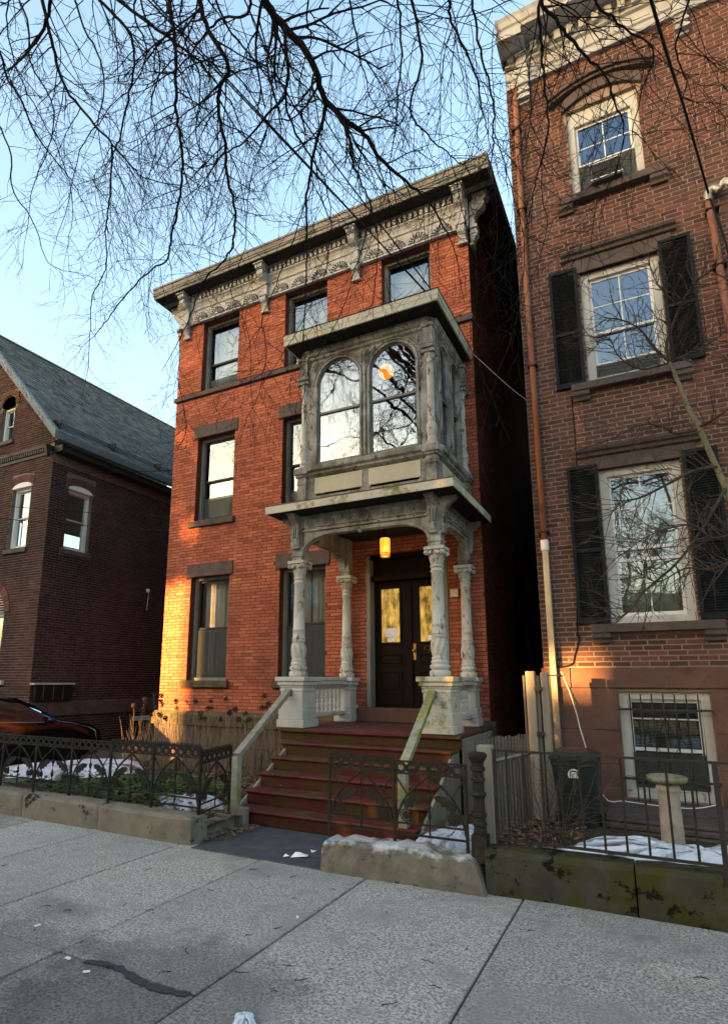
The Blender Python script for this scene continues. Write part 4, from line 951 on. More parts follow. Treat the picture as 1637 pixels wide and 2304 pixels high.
# downpipes
dp = thing('downpipe', 'rusty copper downpipe with bare metal foot at the corner of the brown house', 'downpipe', (-1.14, RY-.07, 0))
MB().tube([(-1.13, RY-.07, 11.2), (-1.15, RY-.07, 10), (-1.16, RY-.07, 7), (-1.155, RY-.07, 3.55)], .042, n=14).build('upper_pipe', 'copper_rust', dp, smooth=True)
MB().bbox(-1.205, -1.105, RY-.115, RY-.025, 3.40, 3.55, .006).build('coupling', 'paint_bright', dp)
MB().bbox(-1.195, -1.112, RY-.108, RY-.032, .1, 3.40, .006).build('lower_pipe', 'galvanised', dp)
for z in (1.68, 3.65, 6.2, 8.9, 10.4): MB().box(-1.225, -1.085, RY-.122, RY-.004, z, z+.02).build('strap', 'iron_olive', dp)
dp2 = thing('service_conduit', 'rusty service conduit with hooded top and white wires on the brown house', 'conduit', (1.3, RY-.08, 0))
MB().tube([(1.25, RY-.09, 8.02), (1.265, RY-.09, 7.6), (1.29, RY-.09, 6.0), (1.32, RY-.09, .1)], .045, n=12).build('pipe', 'copper_rust', dp2, smooth=True)
MB().tube(smoothpts([(1.25, RY-.09, 8.0), (1.26, RY-.09, 8.13), (1.33, RY-.1, 8.17), (1.39, RY-.1, 8.10)]), .055, .06, n=10).build('weatherhead', 'galvanised', dp2, smooth=True)
for k in range(3): MB().tube(smoothpts([(1.36, RY-.12, 8.11), (1.44, RY-.17, 8.15+k*.03), (1.52+.03*k, RY-.18, 8.04+.02*k), (1.54+.04*k, RY-.18, 7.9)]), .011, n=6).build('lead_wire', 'cable_white', dp2)
for z in (7.85, 7.0): MB().box(1.20, 1.36, RY-.145, RY-.005, z, z+.02).build('strap', 'iron_olive', dp2)
single(MB().tube(smoothpts([(-.66, RY-.012, 5.65), (-.67, RY-.012, 4.4), (-.82, RY-.012, 2.4), (-.80, RY-.012, 2.2), (-.88, RY-.02, 1.95), (-.92, RY-.02, 1.84), (-1.06, RY-.02, 1.80), (-1.22, RY-.02, 1.82)]), .008, n=5), 'wall_cable', 'cable_black', 'thin dark cable running down the brown brick wall left of shutters', 'cable', (-.8, RY, 2))
single(MB().tube(smoothpts([(-1.06, RY-.05, 1.74), (-.98, RY-.06, 1.5), (-.90, RY-.12, 1.2), (-.84, RY-.25, .95), (-.62, -1.2, .32), (-.4, -1.0, .24), (0, -1.0, .22), (.3, -.9, .21), (.55, -.8, .26)]), .006, n=5), 'loose_cable', 'cable_white', 'loose pale cable drooping behind the bin along the basement wall', 'cable', (-.5, -1, .2))

# ------------------------------------------------------------------ gabled brick building on the left
LX, LY = -13.0, .14
lb = thing('gabled_house', 'dark sooty brick house with steep slate roof beyond the driveway', 'house', (-16, 2, -.2))
FM = at(0, LY); SM_ = at(LX, LY, 0, 90)
fw_ = [(-14.52, -13.75, 4.93, 6.62), (-15.40, -14.83, 8.05, 9.1), (-16.4, -15.6, 4.93, 6.62), (-15.55, -14.3, 1.6, 3.3)]
sw_h = [(.53, 1.27, 4.92, 6.58)]
mb = MB(); wall_sheet(mb, -20.5, LX, -.25, 7.5, [fw_[0], fw_[2], fw_[3]], 0, .3, FM)
wall_sheet(mb, -16, -14.7, 7.5, 9.5, [fw_[1]], 0, .3, FM)
for poly in ([(-14.7, 7.5), (LX, 7.5), (LX, 7.93), (-14.7, 9.70)], [(-16, 9.5), (-14.7, 9.5), (-14.7, 9.70), (-16.75, 11.83)], [(-20.5, 7.5), (-16, 7.5), (-16, 9.5), (-16.75, 11.83), (-20.5, 7.93)]): mb.prism(poly, LY, LY+.3, 'xz')
lwall = mb.build('front_wall', 'mortar_grey', lb)
gclip = lambda c, d, a, b: b < 7.7 or d < -12.80-(b-7.7)*.96
brick_wall(lwall, FM, -18.2, LX, 1.10, 10.6, fw_+[(-14.6, -13.68, 6.58, 6.95), (-15.5, -14.75, 9.0, 9.55), (-18, LX, 7.28, 7.62), (-14.6, -13.7, 4.80, 4.93)], .065, .215, .009, 'brick_sooty', 160, view_score(FM, lambda u, z: u < -14.6 or z > 7.2), clip=gclip)
mb = MB(); wall_sheet(mb, .302, 13, -.25, 7.5, sw_h, 0, .3, SM_); lside = mb.build('side_wall', 'mortar_grey', lb)
brick_wall(lside, SM_, 0, 6.2, 1.10, 7.1, sw_h+[(.45, 1.35, 6.55, 6.92), (.42, 1.38, 4.79, 4.92)], .065, .215, .009, 'brick_sooty', 140, view_score(SM_, lambda u, z: u < 1.3 or u > 4.6))
MB().box(-20.5, LX-.31, 8.0, 8.1, 0, 7.5).build('inner_wall', 'room_dark', lb); MB().box(-20.5, LX-.31, LY+.31, 8, 4.0, 4.2).build('floor_slab', 'room_dark', lb)
for a, b in ((LY+.01, 2.3), (2.31, 4.5), (4.51, 6.8)): MB().bbox(LX-.05, LX+.06, a, b, .75, 1.09, .01).build('stone_band', 'brownstone', lb)
MB().bbox(-18, LX+.06, LY-.06, LY-.002, .75, 1.09, .01).build('stone_band', 'brownstone', lb)
brick_wall(lside, SM_, 0, 6.2, -.2, .75, [(3.2, 3.9, -.2, .62)], .065, .215, .009, 'brick_sooty')
MB().bbox(LX+.005, LX+.05, LY+3.2, LY+3.9, .5, .62, .006).build('cellar_lintel', 'paint_white', lb); MB().box(LX-.1, LX+.004, LY+3.2, LY+3.9, -.15, .5).build('cellar_window', 'plastic_black', lb)
def seg_arch(M, x0, x1, z, rise, name='brick_arch'):
    h = MB(); h.M = M; n = 11
    for k in range(n):
        t0, t1 = -1+2*(k+.04)/n, -1+2*(k+.96)/n; cx, w = (x0+x1)/2, (x1-x0)/2+.07
        f = lambda t, o: (cx+t*(w+o*.25), z+rise*(1-t*t)+o)
        q = [f(t0, 0), f(t1, 0), f(t1, .2), f(t0, .2)]
        P = [(p[0], -.02, p[1]) for p in q]+[(p[0], .03, p[1]) for p in q]
        h.add(P, [(0, 1, 2, 3), (0, 4, 5, 1), (1, 5, 6, 2), (2, 6, 7, 3), (3, 7, 4, 0)], .4+.2*random.random())
    h.M = None; return h.build(name, 'brick_brown', lb)
def lwin(M, a, b, c, d, rise=.09):
    w = window(lb, M, a+.002, b-.002, c, d-.05, .10, 'paint_bright', 'paint_white', .07, .035, meet=(c+d)/2, label=None)
    h = MB(); h.M = M; h.box(a+.002, b-.002, .10, .2, d-.05, d+.02)
    arch_fill(h, a, b, d-.02, d-.018+rise+.12, -.001, .02, 12, rise); h.M = None
    hd = MB(); hd.M = M; hd.prism([(a+.002, d-.05)]+[(b-.002, d-.05)]+arc((a+b)/2, d-.03, (b-a)/2-.003, 0, 180, 12, rise+.03), -.012, .10, 'xz'); hd.M = None; hd.build('arched_head', 'paint_bright', w)
    s_ = MB(); s_.M = M; s_.bbox(a-.07, b+.07, -.06, .10, c-.13, c-.003, .008); s_.M = None; s_.build('sill', 'brownstone', lb)
    seg_arch(M, a, b, d-.0, rise)
    return w
w = lwin(FM, *fw_[0]); curtain(w, FM, -14.45, -13.82, 5.0, 6.55, .3, seed=31)
lwin(FM, *fw_[2]); w = lwin(SM_, *sw_h[0])
# gable window and ground-floor arch
gw = window(lb, FM, fw_[1][0], fw_[1][1], fw_[1][2], fw_[1][3]-.02, .1, 'paint_bright', 'paint_white', .06, .03)
def round_arch(x0, x1, zs, w_, y0):
    h = MB(); h.M = FM; n = 17; cx, r = (x0+x1)/2, (x1-x0)/2
    for k in range(n):
        a0, a1 = math.pi*(k+.05)/n, math.pi*(k+.95)/n
        q = [(cx+r*math.cos(a0), zs+r*math.sin(a0)), (cx+r*math.cos(a1), zs+r*math.sin(a1)), (cx+(r+w_)*math.cos(a1), zs+(r+w_)*math.sin(a1)), (cx+(r+w_)*math.cos(a0), zs+(r+w_)*math.sin(a0))]
        P = [(p[0], y0, p[1]) for p in q]+[(p[0], .03, p[1]) for p in q]; h.add(P, [(0, 1, 2, 3), (0, 4, 5, 1), (1, 5, 6, 2), (2, 6, 7, 3), (3, 7, 4, 0)], .3+.3*random.random())
    h.M = None; h.build('brick_arch', 'brick_brown', lb)
round_arch(fw_[1][0]-.02, fw_[1][1]+.02, 9.12, .16, -.025)
MB().prism([(p[0], p[1]) for p in arc((fw_[1][0]+fw_[1][1])/2, 9.1, .30, 0, 180, 14)], LY+.0, LY+.08, 'xz').build('lunette', 'paint_white', lb)
MB().bbox(-15.5, -14.72, LY-.06, LY+.1, 7.93, 8.045, .008).build('sill', 'brownstone', lb)
round_arch(-15.55, -14.3, 3.3, .22, -.03); MB().prism(arc(-14.925, 3.3, .6, 0, 180, 16), LY-.002, LY+.08, 'xz').build('arched_fanlight', 'paint_bright', lb)
window(lb, FM, fw_[3][0], fw_[3][1], fw_[3][2], fw_[3][3], .1, 'paint_bright', 'paint_white', .08, .04); MB().bbox(-15.65, -14.0, LY-.08, LY+.1, 1.49, 1.597, .008).build('sill', 'paint_white', lb)
MB().bbox(-18, LX-.2, LY-.05, LY+.0, 7.52, 7.62, .01).build('string_course', 'brownstone', lb)
dn = MB(); x = -16.2
while x < LX-.05: dn.box(x, x+.05, LY-.06, LY-.001, 7.40, 7.50); x += .09
dn.box(-16.3, LX, LY-.04, LY-.001, 7.30, 7.38); dn.build('dentil_band', 'frame_dark', lb)
# slate roof, verge, gutter
EX, EZ = -12.62, 7.70; RXX, RZ = -16.75, 12.0
sl_ = (RZ-EZ)/(EX-RXX); LEN = math.hypot(RZ-EZ, EX-RXX); YF, YB = -.17, 9.6
rf = MB(); rf.add([(EX, YF, EZ), (EX, YB, EZ), (RXX, YB, RZ), (RXX, YF, RZ), (EX, YF, EZ-.14), (EX, YB, EZ-.14), (RXX, YB, RZ-.14), (RXX, YF, RZ-.14)], [(0, 1, 2, 3), (7, 6, 5, 4), (0, 4, 5, 1), (1, 5, 6, 2), (3, 7, 4, 0)])
rf.add([(RXX, YF, RZ), (RXX, YB, RZ), (-20.9, YB, EZ), (-20.9, YF, EZ), (RXX, YF, RZ-.14), (RXX, YB, RZ-.14), (-20.9, YB, EZ-.14), (-20.9, YF, EZ-.14)], [(0, 1, 2, 3), (7, 6, 5, 4), (3, 7, 4, 0)])
roof_l = rf.build('roof', 'slate_roof', lb)
ux = Vector((RXX-EX, 0, RZ-EZ)).normalized(); un = Vector((-ux.z, 0, ux.x)); un = un if un.z > 0 else -un
RR = Matrix((Vector((0, 1, 0)), ux, un)).transposed().to_4x4()     # local x along Y, y up the slope, z out of the roof
rows = 36; rh_ = LEN/rows; sw2 = .20; allsl = []
for j in range(rows):
    y = YF+.12-(j % 2)*sw2/2
    while y < YB-.05:
        a, b = max(y, YF+.1), min(y+sw2-.004, YB); y += sw2
        if b-a < .05: continue
        allsl.append((a, b, j*rh_))
allsl.sort(key=lambda q: (Vector((EX, (q[0]+q[1])/2, EZ))+ux*q[2]-CAMP).length)
me = MB(); me.add([(-sw2/2+.002, 0, .014), (sw2/2-.002, 0, .014), (sw2/2-.002, rh_*1.1, .004), (-sw2/2+.002, rh_*1.1, .004), (-sw2/2+.002, 0, .002), (sw2/2-.002, 0, .002)], [(0, 1, 2, 3), (0, 4, 5, 1)]); me = me.mesh('slate', 'slate_tile')
rest = MB(); rest.M = Matrix.Translation((EX, 0, EZ)) @ RR; cnt = 0; eul = RR.to_euler()
for a, b, v in allsl:
    if b-a > sw2-.006 and cnt < 300:
        inst('slate', me, roof_l, Vector((EX, (a+b)/2, EZ))+ux*v, eul); cnt += 1
    else:
        t = random.uniform(0, .014)
        rest.add([(a, v, .014+t), (b, v, .014+t), (b, v+rh_*1.1, .004), (a, v+rh_*1.1, .004), (a, v, .002), (b, v, .002)], [(0, 1, 2, 3), (0, 4, 5, 1)], .001+.998*random.random())
rest.M = None; rest.build('slating', 'slate_tile', roof_l, kind='stuff')
MB().prism([(RXX-.12, RZ-.06), (RXX+.12, RZ-.06), (RXX, RZ+.05)], YF, YB, 'xz').build('ridge_cap', 'ridge_moss', lb)
vg = MB(); vg.add([(EX+.06, YF-.02, EZ-.18), (EX+.06, YF-.02, EZ+.06), (RXX, YF-.02, RZ+.06), (RXX, YF-.02, RZ-.2), (EX+.06, YF+.08, EZ-.18), (EX+.06, YF+.08, EZ+.06), (RXX, YF+.08, RZ+.06), (RXX, YF+.08, RZ-.2)], [(0, 3, 2, 1), (4, 5, 6, 7), (1, 2, 6, 5), (0, 4, 7, 3), (0, 1, 5, 4)]); vg.build('verge_board', 'trim_blue_grey', lb)
bm_ = MB(); 
for k in range(5):
    for o in (0, .16):
        t = .12+k*.19+o*.25; p = Vector((EX, YF-.02, EZ-.02))+ux*(t*LEN); bm_.add([p+Vector((-.02, -.012, .07)), p+Vector((.01, -.012, .05)), p+Vector((.01, -.012, -.10)), p+Vector((-.02, -.012, -.08)), p+Vector((.06, -.012, -.10)), p+Vector((.06, -.012, -.075)), p+Vector((.01, -.012, -.075))], [(0, 3, 2, 1), (2, 4, 5, 6)])
bm_.build('verge_ornament', 'iron_black', lb)
gt = MB(); gt.prism([(EX-.05, EZ-.17), (EX+.10, EZ-.17), (EX+.13, EZ-.02), (EX+.10, EZ-.02), (EX+.08, EZ-.13), (EX-.05, EZ-.13)], YF+.09, YB, 'xz'); gt.build('gutter', 'trim_blue_grey', lb)
MB().box(LX-.02, EX-.06, LY, YB, EZ-.36, EZ-.20).build('eave_board', 'frame_dark', lb)
MB().prism([(LY-.18, EZ-.5), (LY-.10, EZ-.5), (LY-.06, EZ-.25), (LY-.0, EZ-.2), (LY-.24, EZ-.2)], LX-.08, LX+.0, 'yz').build('eave_bracket', 'frame_dark', lb)
sg = thing('snow_guard', 'black iron snow guard rails on the slate roof edge', 'snow guard', (-12.7, 2, 8))
for k in range(4): MB().tube([(EX+ux.x*(.38+k*.07), .05, EZ+ux.z*(.38+k*.07)+.07+un.z*.02), (EX+ux.x*(.38+k*.07), 8.2, EZ+ux.z*(.38+k*.07)+.07+un.z*.02)], .009, n=5).build('rail', 'iron_black', sg)
for y in (.1, 1.85, 3.6, 5.3): 
    p = Vector((EX, y, EZ))+ux*.32; q = p+ux*.38; MB().add([p+un*.0, q+un*.0, q+un*.04, p+un*.22+ux*.12, p+Vector((0, .03, 0)), q+Vector((0, .03, 0)), q+un*.04+Vector((0, .03, 0)), p+un*.22+ux*.12+Vector((0, .03, 0))], [(0, 1, 2, 3), (7, 6, 5, 4), (0, 3, 7, 4), (3, 2, 6, 7)]).build('bracket', 'iron_black', sg)
# rear cross wing with its own roof
cw_ = MB(); cw_.box(-14, -9.6, 9.7, 14, -.25, 7.6); cw_.build('rear_wing', 'brick_sooty', lb)
rr_ = MB(); rr_.prism([(9.3, 7.6), (14.4, 7.6), (11.9, 11.4)], -15, -9.3, 'yz'); rr_.build('rear_roof', 'slate_roof', lb)
cm = thing('security_camera', 'small white security camera on the sooty side wall', 'camera', (-12.95, 3.56, 4.2))
MB().sphere((-12.90, 3.56, 4.21), .055, 10, 8).build('body', 'paint_bright', cm); MB().tube([(-12.985, 3.56, 4.25), (-12.92, 3.56, 4.24)], .02, n=6).build('mount', 'paint_bright', cm)
MB().tube(smoothpts([(-12.97, 3.60, 4.28), (-12.975, 3.66, 4.2), (-12.975, 3.64, 3.9), (-12.975, 3.62, 3.65)]), .008, n=5).build('cord', 'cable_white', cm)
wa = thing('wall_unit', 'dark vented metal box under a pale ledge on the sooty side wall', 'vent box', (-12.9, .75, 1.2))
MB().bbox(LX+.004, LX+.14, .20, 1.22, 1.12, 1.50, .006).build('case', 'plastic_black', wa); MB().bbox(LX+.004, LX+.17, .12, 1.26, 1.503, 1.545, .005).build('ledge', 'paint_white', wa)
for k in range(3): MB().box(LX+.141, LX+.146, .40+k*.27, .41+k*.27, 1.15, 1.48).build('seam', 'galvanised', wa)

rear = thing('alley_blocker', 'dark brick block added to keep light out of the alley end', 'building', (-1.7, 12, 0))  # block added to keep light from entering the alley's far end
MB().box(-4, 1, 11.4, 15, -.25, 8.2).build('wall', 'brick_sooty', rear); MB().box(-4.2, 1.2, 11.2, 15.2, 8.201, 8.4).build('roof', 'roof_tar', rear)
# ------------------------------------------------------------------ garden walls
gwall = thing('garden_wall', 'low weathered stone garden wall under the left iron fence', 'wall', (-6.5, -4.03, 0))
def stone(x0, x1, y0, y1, z0, z1, mat, parent, seed, name='stone', amp=.005, yy=None, chamf=.04):
    """rough block: subdivided box with a rounded, uneven surface"""
    rng = random.Random(seed); nx = max(4, int((x1-x0)/.09)); mb = MB(); P = []
    sec = [(0, 0), (0, .45), (0, .88), (.09, .99), (.5, 1.0), (.8, .995), (1, .96), (1, 0)]
    for i in range(nx+1):
        t = i/nx; x = x0+(x1-x0)*t; e = chamf*.6 if i in (0, nx) else 0
        for (sy, sz) in sec:
            y = y0+(y1-y0)*sy; z = z0+(z1-z0)*sz
            if yy: y += yy(x)
            k = 1 if sz > 0 else .3
            P.append((x+rng.uniform(-amp, amp)*(0 < i < nx)*.5, y+rng.uniform(-amp, amp)*k+(e if sy == 0 else 0), z+(rng.uniform(-amp, amp)-(e*.8 if sz > .7 else 0))*(sz > 0)))
    m = len(sec)
    F = [(i*m+k, (i+1)*m+k, (i+1)*m+k+1, i*m+k+1) for i in range(nx) for k in range(m-1)]+[tuple(range(m-1, -1, -1))[::-1], tuple(range(nx*m+m-1, nx*m-1, -1))]
    mb.add(P, F); return mb.build(name, mat, parent) if parent else mb
for i, (a, b) in enumerate(((-10.4, -8.6), (-8.59, -6.84), (-6.825, -5.53), (-5.522, -4.19))): stone(a, b, -4.17, -3.90, -.05, .275-.004*i, 'wall_stone', gwall, 40+i)
MB().bbox(-4.45, -4.16, -3.30, -3.20, -.05, .20, .015).build('stone', 'wall_stone', gwall)
MB().bbox(-4.42, -4.26, -3.88, -3.33, -.05, .13, .015).build('stone', 'wall_stone', gwall)
kw = thing('kerb_wall', 'low mossy olive stone kerb below the right railing', 'wall', (0, -4, 0))
sk = lambda x: (x+1.27)*.095
stone(-1.27, -.235, -4.11, -3.86, -.06, .325, 'kerb_mossy', kw, 51, yy=sk, chamf=.02); stone(-.225, 1.3, -4.115, -3.86, -.06, .32, 'kerb_mossy', kw, 52, yy=sk, chamf=.02); stone(1.31, 2.8, -4.11, -3.86, -.06, .32, 'kerb_mossy', kw, 53, yy=sk)
# broken whitewashed block in front of the steps
rng = random.Random(5); mb = MB(); P = []; nx = 22
for i in range(nx+1):
    t = i/nx; x = -2.66+t*1.38
    zt = .265-.008*math.sin(t*9)-.03*max(0, t-.35)+rng.uniform(-.012, .012)
    if t > .93: zt -= (t-.93)*.9
    if t < .05: zt -= .03
    yf = -4.245+.075*t+rng.uniform(-.008, .008)
    for (y, z) in ((yf+.0, -.05), (yf-.004, zt*.35), (yf+.0, zt*.70), (yf+.006, zt*.90), (yf+.03, zt), (yf+.14, zt*1.0+rng.uniform(-.012, .012)), (yf+.28, zt*.98+rng.uniform(-.01, .01)), (yf+.33, zt*.92), (yf+.34, -.05)):
        P.append((x+(z*.10 if i == 0 else (-z*.35+.02 if i == nx else 0)), y+rng.uniform(-.006, .006), z))
mb.add(P, [(i*9+k, (i+1)*9+k, (i+1)*9+k+1, i*9+k+1) for i in range(nx) for k in range(8)]+[tuple(range(9)), tuple(range(nx*9+8, nx*9-1, -1))])
single(mb, 'broken_stone_block', 'whitewashed_stone', 'cracked whitewashed stone block on sidewalk in front of wooden steps', 'stone block', (-1.97, -4.1, 0))

# ------------------------------------------------------------------ cast iron fences
def fence_meshes(w, mat):
    """meshes of one bay of width w, u from 0 to w at y=0, z above ground"""
    H = {}
    def tb(*segs, r=.008, n=5, sq=None):
        m = MB()
        for s_ in segs: m.tube([(p[0], sq or 0, p[1]) for p in s_], r, n=n)
        return m
    arcL = [(.012, .36), (.04, .49), (.095, .60), (.18, .695), (w/2, .80)]
    arcR = [(w-p[0], p[1]) for p in arcL]
    sm2 = lambda p: [(q.x, q.z) for q in smoothpts([(a, 0, b) for a, b in p], 4)]
    H['arch_a'] = tb(sm2(arcL), r=.011); H['arch_b'] = tb(sm2(arcR), r=.011)
    H['brace_a'] = tb([(.005, .80), (.125, .635)], r=.007); H['brace_b'] = tb([(w-.005, .80), (w-.125, .635)], r=.007)
    def leaf(sgn):
        m = MB(); pts = []
        base = [(.05, .61), (.10, .655), (.155, .69), (.205, .70), (.235, .695)]
        up = [(.235, .695), (.205, .705), (.155, .702), (.10, .672), (.05, .625)]
        lo = [(.06, .585), (.085, .575), (.10, .60), (.125, .592), (.14, .622), (.17, .618), (.185, .65), (.215, .655), (.235, .69)]
        poly = lo+up; m.prism([(p[0]+.035 if sgn > 0 else w-p[0]-.035, p[1]-.055) for p in poly], -.006, .006, 'xz'); return m
    H['leaf_a'] = leaf(1); H['leaf_b'] = leaf(-1)
    def ros(x):
        m = MB(); m.tube([(x+.048*math.cos(rad(a)), 0, .47+.048*math.sin(rad(a))) for a in range(0, 361, 24)], .006, n=5, cap=False)
        m.prism([(x+.034*math.cos(rad(a)), .47+.034*math.sin(rad(a))) for a in range(0, 360, 30)], -.006, .006, 'xz'); m.prism([(x+.014*math.cos(rad(a)), .47+.014*math.sin(rad(a))) for a in range(0, 360, 45)], -.012, .012, 'xz'); return m
    H['rosette_a'] = ros(.105); H['rosette_b'] = ros(w-.105)
    f = MB(); f.tube([(w/2, 0, .315), (w/2, 0, .455)], .008, n=6); f.lathe([(.004, .45), (.016, .47), (.016, .485), (.008, .495), (.014, .51), (.003, .55)], w/2, 0, 8); H['finial'] = f
    f = MB(); f.tube([(w/2, 0, .80), (w/2, 0, .66)], .007, n=6); f.lathe([(.003, .565), (.010, .60), (.018, .63), (.018, .645), (.008, .66)], w/2, 0, 8); H['pendant'] = f
    n = 6; rw_ = (w-.03)/n; rg = MB()
    for k in range(1):
        cx, cz = 0, .858; r_o = .047; rx = rw_*.56
        out = [(cx+rx*math.cos(rad(a))*(1.12 if a % 90 == 0 else 1), cz+r_o*math.sin(rad(a))*(1.0 if a % 90 else .98)) for a in range(0, 360, 30)]
        inn = [(cx+rx*.55*math.cos(rad(a)), cz+r_o*.50*math.sin(rad(a))) for a in range(0, 360, 30)]
        m = len(out); P = [(p[0], -.006, p[1]) for p in out]+[(p[0], -.006, p[1]) for p in inn]+[(p[0], .006, p[1]) for p in out]+[(p[0], .006, p[1]) for p in inn]
        F = []
        for q in range(m):
            q2 = (q+1) % m; F += [(q, q2, m+q2, m+q), (2*m+q, 3*m+q, 3*m+q2, 2*m+q2), (q, 2*m+q, 2*m+q2, q2), (m+q, m+q2, 3*m+q2, 3*m+q)]
        rg.add(P, F)
    H['ring'] = rg
    cb = MB(); k = 0
    cb.box(0, w, -.011, .011, .918, .930)
    nt_ = 22
    for k in range(nt_): 
        x = w*(k+.2)/nt_; cb.add([(x, -.006, .93), (x+w*.6/nt_, -.006, .93), (x+w*.42/nt_, 0, .962), (x, .006, .93), (x+w*.6/nt_, .006, .93)], [(0, 1, 2), (4, 3, 2), (1, 4, 2), (3, 0, 2)])
    H['crest'] = cb
    H['upright'] = MB().box(-.012, .012, -.011, .011, 0, .915)
    for nm, z0, z1 in (('r1', .31, .326), ('r2', .398, .412), ('r3', .802, .816), ('r4', .902, .917)): H[nm] = MB().box(.013, w-.013, -.009, .009, z0, z1)
    return {k: v.mesh(k, mat) for k, v in H.items()}, rw_, n
NAMES = {'arch_a': 'arch_bar', 'arch_b': 'arch_bar', 'brace_a': 'brace', 'brace_b': 'brace', 'leaf_a': 'leaf', 'leaf_b': 'leaf', 'rosette_a': 'rosette', 'rosette_b': 'rosette', 'finial': 'finial', 'pendant': 'pendant', 'r1': 'rail', 'r2': 'rail', 'r3': 'rail', 'r4': 'rail'}
def fence_run(fence, origin, ang, nb, w, meshes, rw_, n, crest, zu=.2, last=True):
    U = Vector((math.cos(rad(ang)), math.sin(rad(ang)), 0)); rot = (0, 0, rad(ang))
    for b in range(nb):
        p = Vector(origin)+U*(w*b)
        for k, nm in NAMES.items(): inst(nm, meshes[k], fence, p, rot)
        for q in range(n): inst('ring', meshes['ring'], fence, p+U*(.015+rw_*(q+.5)), rot)
        if crest(b): inst('crest', meshes['crest'], fence, p, rot)
    for b in range(nb+last):
        inst('upright', meshes['upright'], fence, Vector(origin)+U*(w*b)+Vector((0, 0, zu)), rot, (1, 1, (.917-zu)/.915))
W1 = .655
f1 = thing('iron_fence', 'ornate grey cast iron fence with fan tracery on the left garden wall', 'fence', (-7, -4.0, .25))
fm, rw_, nn = fence_meshes(W1, 'iron_grey')
fence_run(f1, (-4.235-W1*8, -4.0, 0), 0, 8, W1, fm, rw_, nn, lambda b: b not in (3, 4, 5), .24)
fence_run(f1, (-4.235, -3.985, -.06), 102, 1, .70, *fence_meshes(.70, 'iron_olive'), lambda b: True, .06)
f2 = thing('iron_fence', 'olive rusty cast iron fence section on the broken block before the steps', 'fence', (-2.05, -4.0, .24))
fm2 = fence_meshes(.628, 'iron_olive')
fence_run(f2, (-2.69, -4.02, .012), 1.5, 2, .628, *fm2, lambda b: b == 0, .22)
ip = MB(); ip.box(-1.385, -1.265, -4.06, -3.94, .20, .40)
ip.lathe([(.048, .40), (.052, .43), (.048, .46), (.056, .47), (.056, .49), (.046, .50), (.046, .53), (.058, .54), (.058, .56), (.045, .57), (.045, .68), (.056, .69), (.064, .705), (.056, .72), (.046, .73), (.046, .80), (.058, .81), (.058, .83), (.046, .84), (.046, .88), (.06, .89), (.06, .915), (.048, .925), (.05, .95), (.07, .985), (.08, 1.0), (.08, 1.02), (.06, 1.032), (.02, 1.035)], -1.325, -4.0, 18)
single(ip, 'iron_gatepost', 'iron_olive', 'turned cast iron post at the right end of the olive fence', 'post', (-1.325, -4.0, .2), smooth=False)
f3 = thing('iron_railing', 'plain dark iron railing with thin bars above the mossy kerb', 'railing', (-.2, -3.95, .3))
for z in (.375, 1.05): MB().box(-1.20, 1.6, -3.965, -3.94, z-.009, z+.009).build('rail', 'iron_black', f3)
bme = MB().tube([(0, 0, .385), (0, 0, 1.041)], .0085, n=8).mesh('bar', 'iron_olive')
for X in (-1.10, -.97, -.83, -.695, -.555, -.41, -.265, -.12, .03, .18, .49, .64, .79, .94): inst('bar', bme, f3, (X, -3.952, 0))
MB().box(.315, .350, -3.972, -3.933, .25, 1.04).build('post', 'iron_black', f3); MB().box(-1.21, -1.185, -3.97, -3.935, .25, 1.06).build('post', 'iron_black', f3)

# ------------------------------------------------------------------ wooden posts and pickets by the alley
single(MB().bbox(-1.385, -1.262, -3.78, -3.66, .0, 1.065, .008), 'wooden_post', 'wood_grey', 'weathered grey wooden post just behind the turned iron post', 'post', (-1.32, -3.72, 0))
pk = thing('picket_fence', 'row of thin grey wooden pickets running back into the alley', 'fence', (-1.5, -2.3, 0))
for k in range(17):
    t = k/16; x, y = -1.62+.29*t, -3.0+1.3*t; MB().box(x-.010, x+.010, y-.014, y+.014, .05, 1.0+.03*random.random()).build('picket', 'wood_dark', pk)
MB().tube([(-1.60, -3.05, .8), (-1.30, -1.65, .8)], .02, n=4).build('rail', 'wood_grey', pk)
gp = thing('alley_gate', 'tall grey wooden gate posts with iron hinges at the alley mouth', 'gate', (-1.22, -1.5, 0))
MB().bbox(-1.345, -1.24, -1.56, -1.46, 0, 1.73, .006).build('post', 'wood_grey', gp); MB().bbox(-1.175, -1.09, -1.55, -1.47, 0, 1.715, .006).build('post', 'wood_grey', gp)
MB().bbox(-1.239, -1.20, -1.50, -1.46, 0, 1.68, .004).build('board', 'wood_grey', gp); MB().bbox(-1.385, -1.362, -1.53, -1.48, 0, 1.68, .003).build('board', 'wood_dark', gp)
for z in (1.50, .98): MB().box(-1.25, -1.16, -1.575, -1.562, z, z+.05).build('hinge', 'iron_black', gp)
for k in range(6): MB().bbox(-1.95+k*.10, -1.86+k*.10, -1.1, -1.07, 0, .9+.02*(k % 2), .003).build('board', 'wood_dark', gp)

# ------------------------------------------------------------------ right front yard
pf_ = thing('stone_step', 'low layered dark stone ledge under the barred basement window', 'step', (.4, -1.4, 0))
MB().bbox(-.62, 2.6, -1.80, RY-.032, -.05, .075, .012).build('slab', 'mossy_stone', pf_); MB().bbox(-.60, 2.6, -1.74, RY-.032, .077, .13, .012).build('slab', 'brownstone', pf_); MB().bbox(-.58, 2.6, -1.68, RY-.032, .132, .175, .012).build('slab', 'brownstone', pf_)
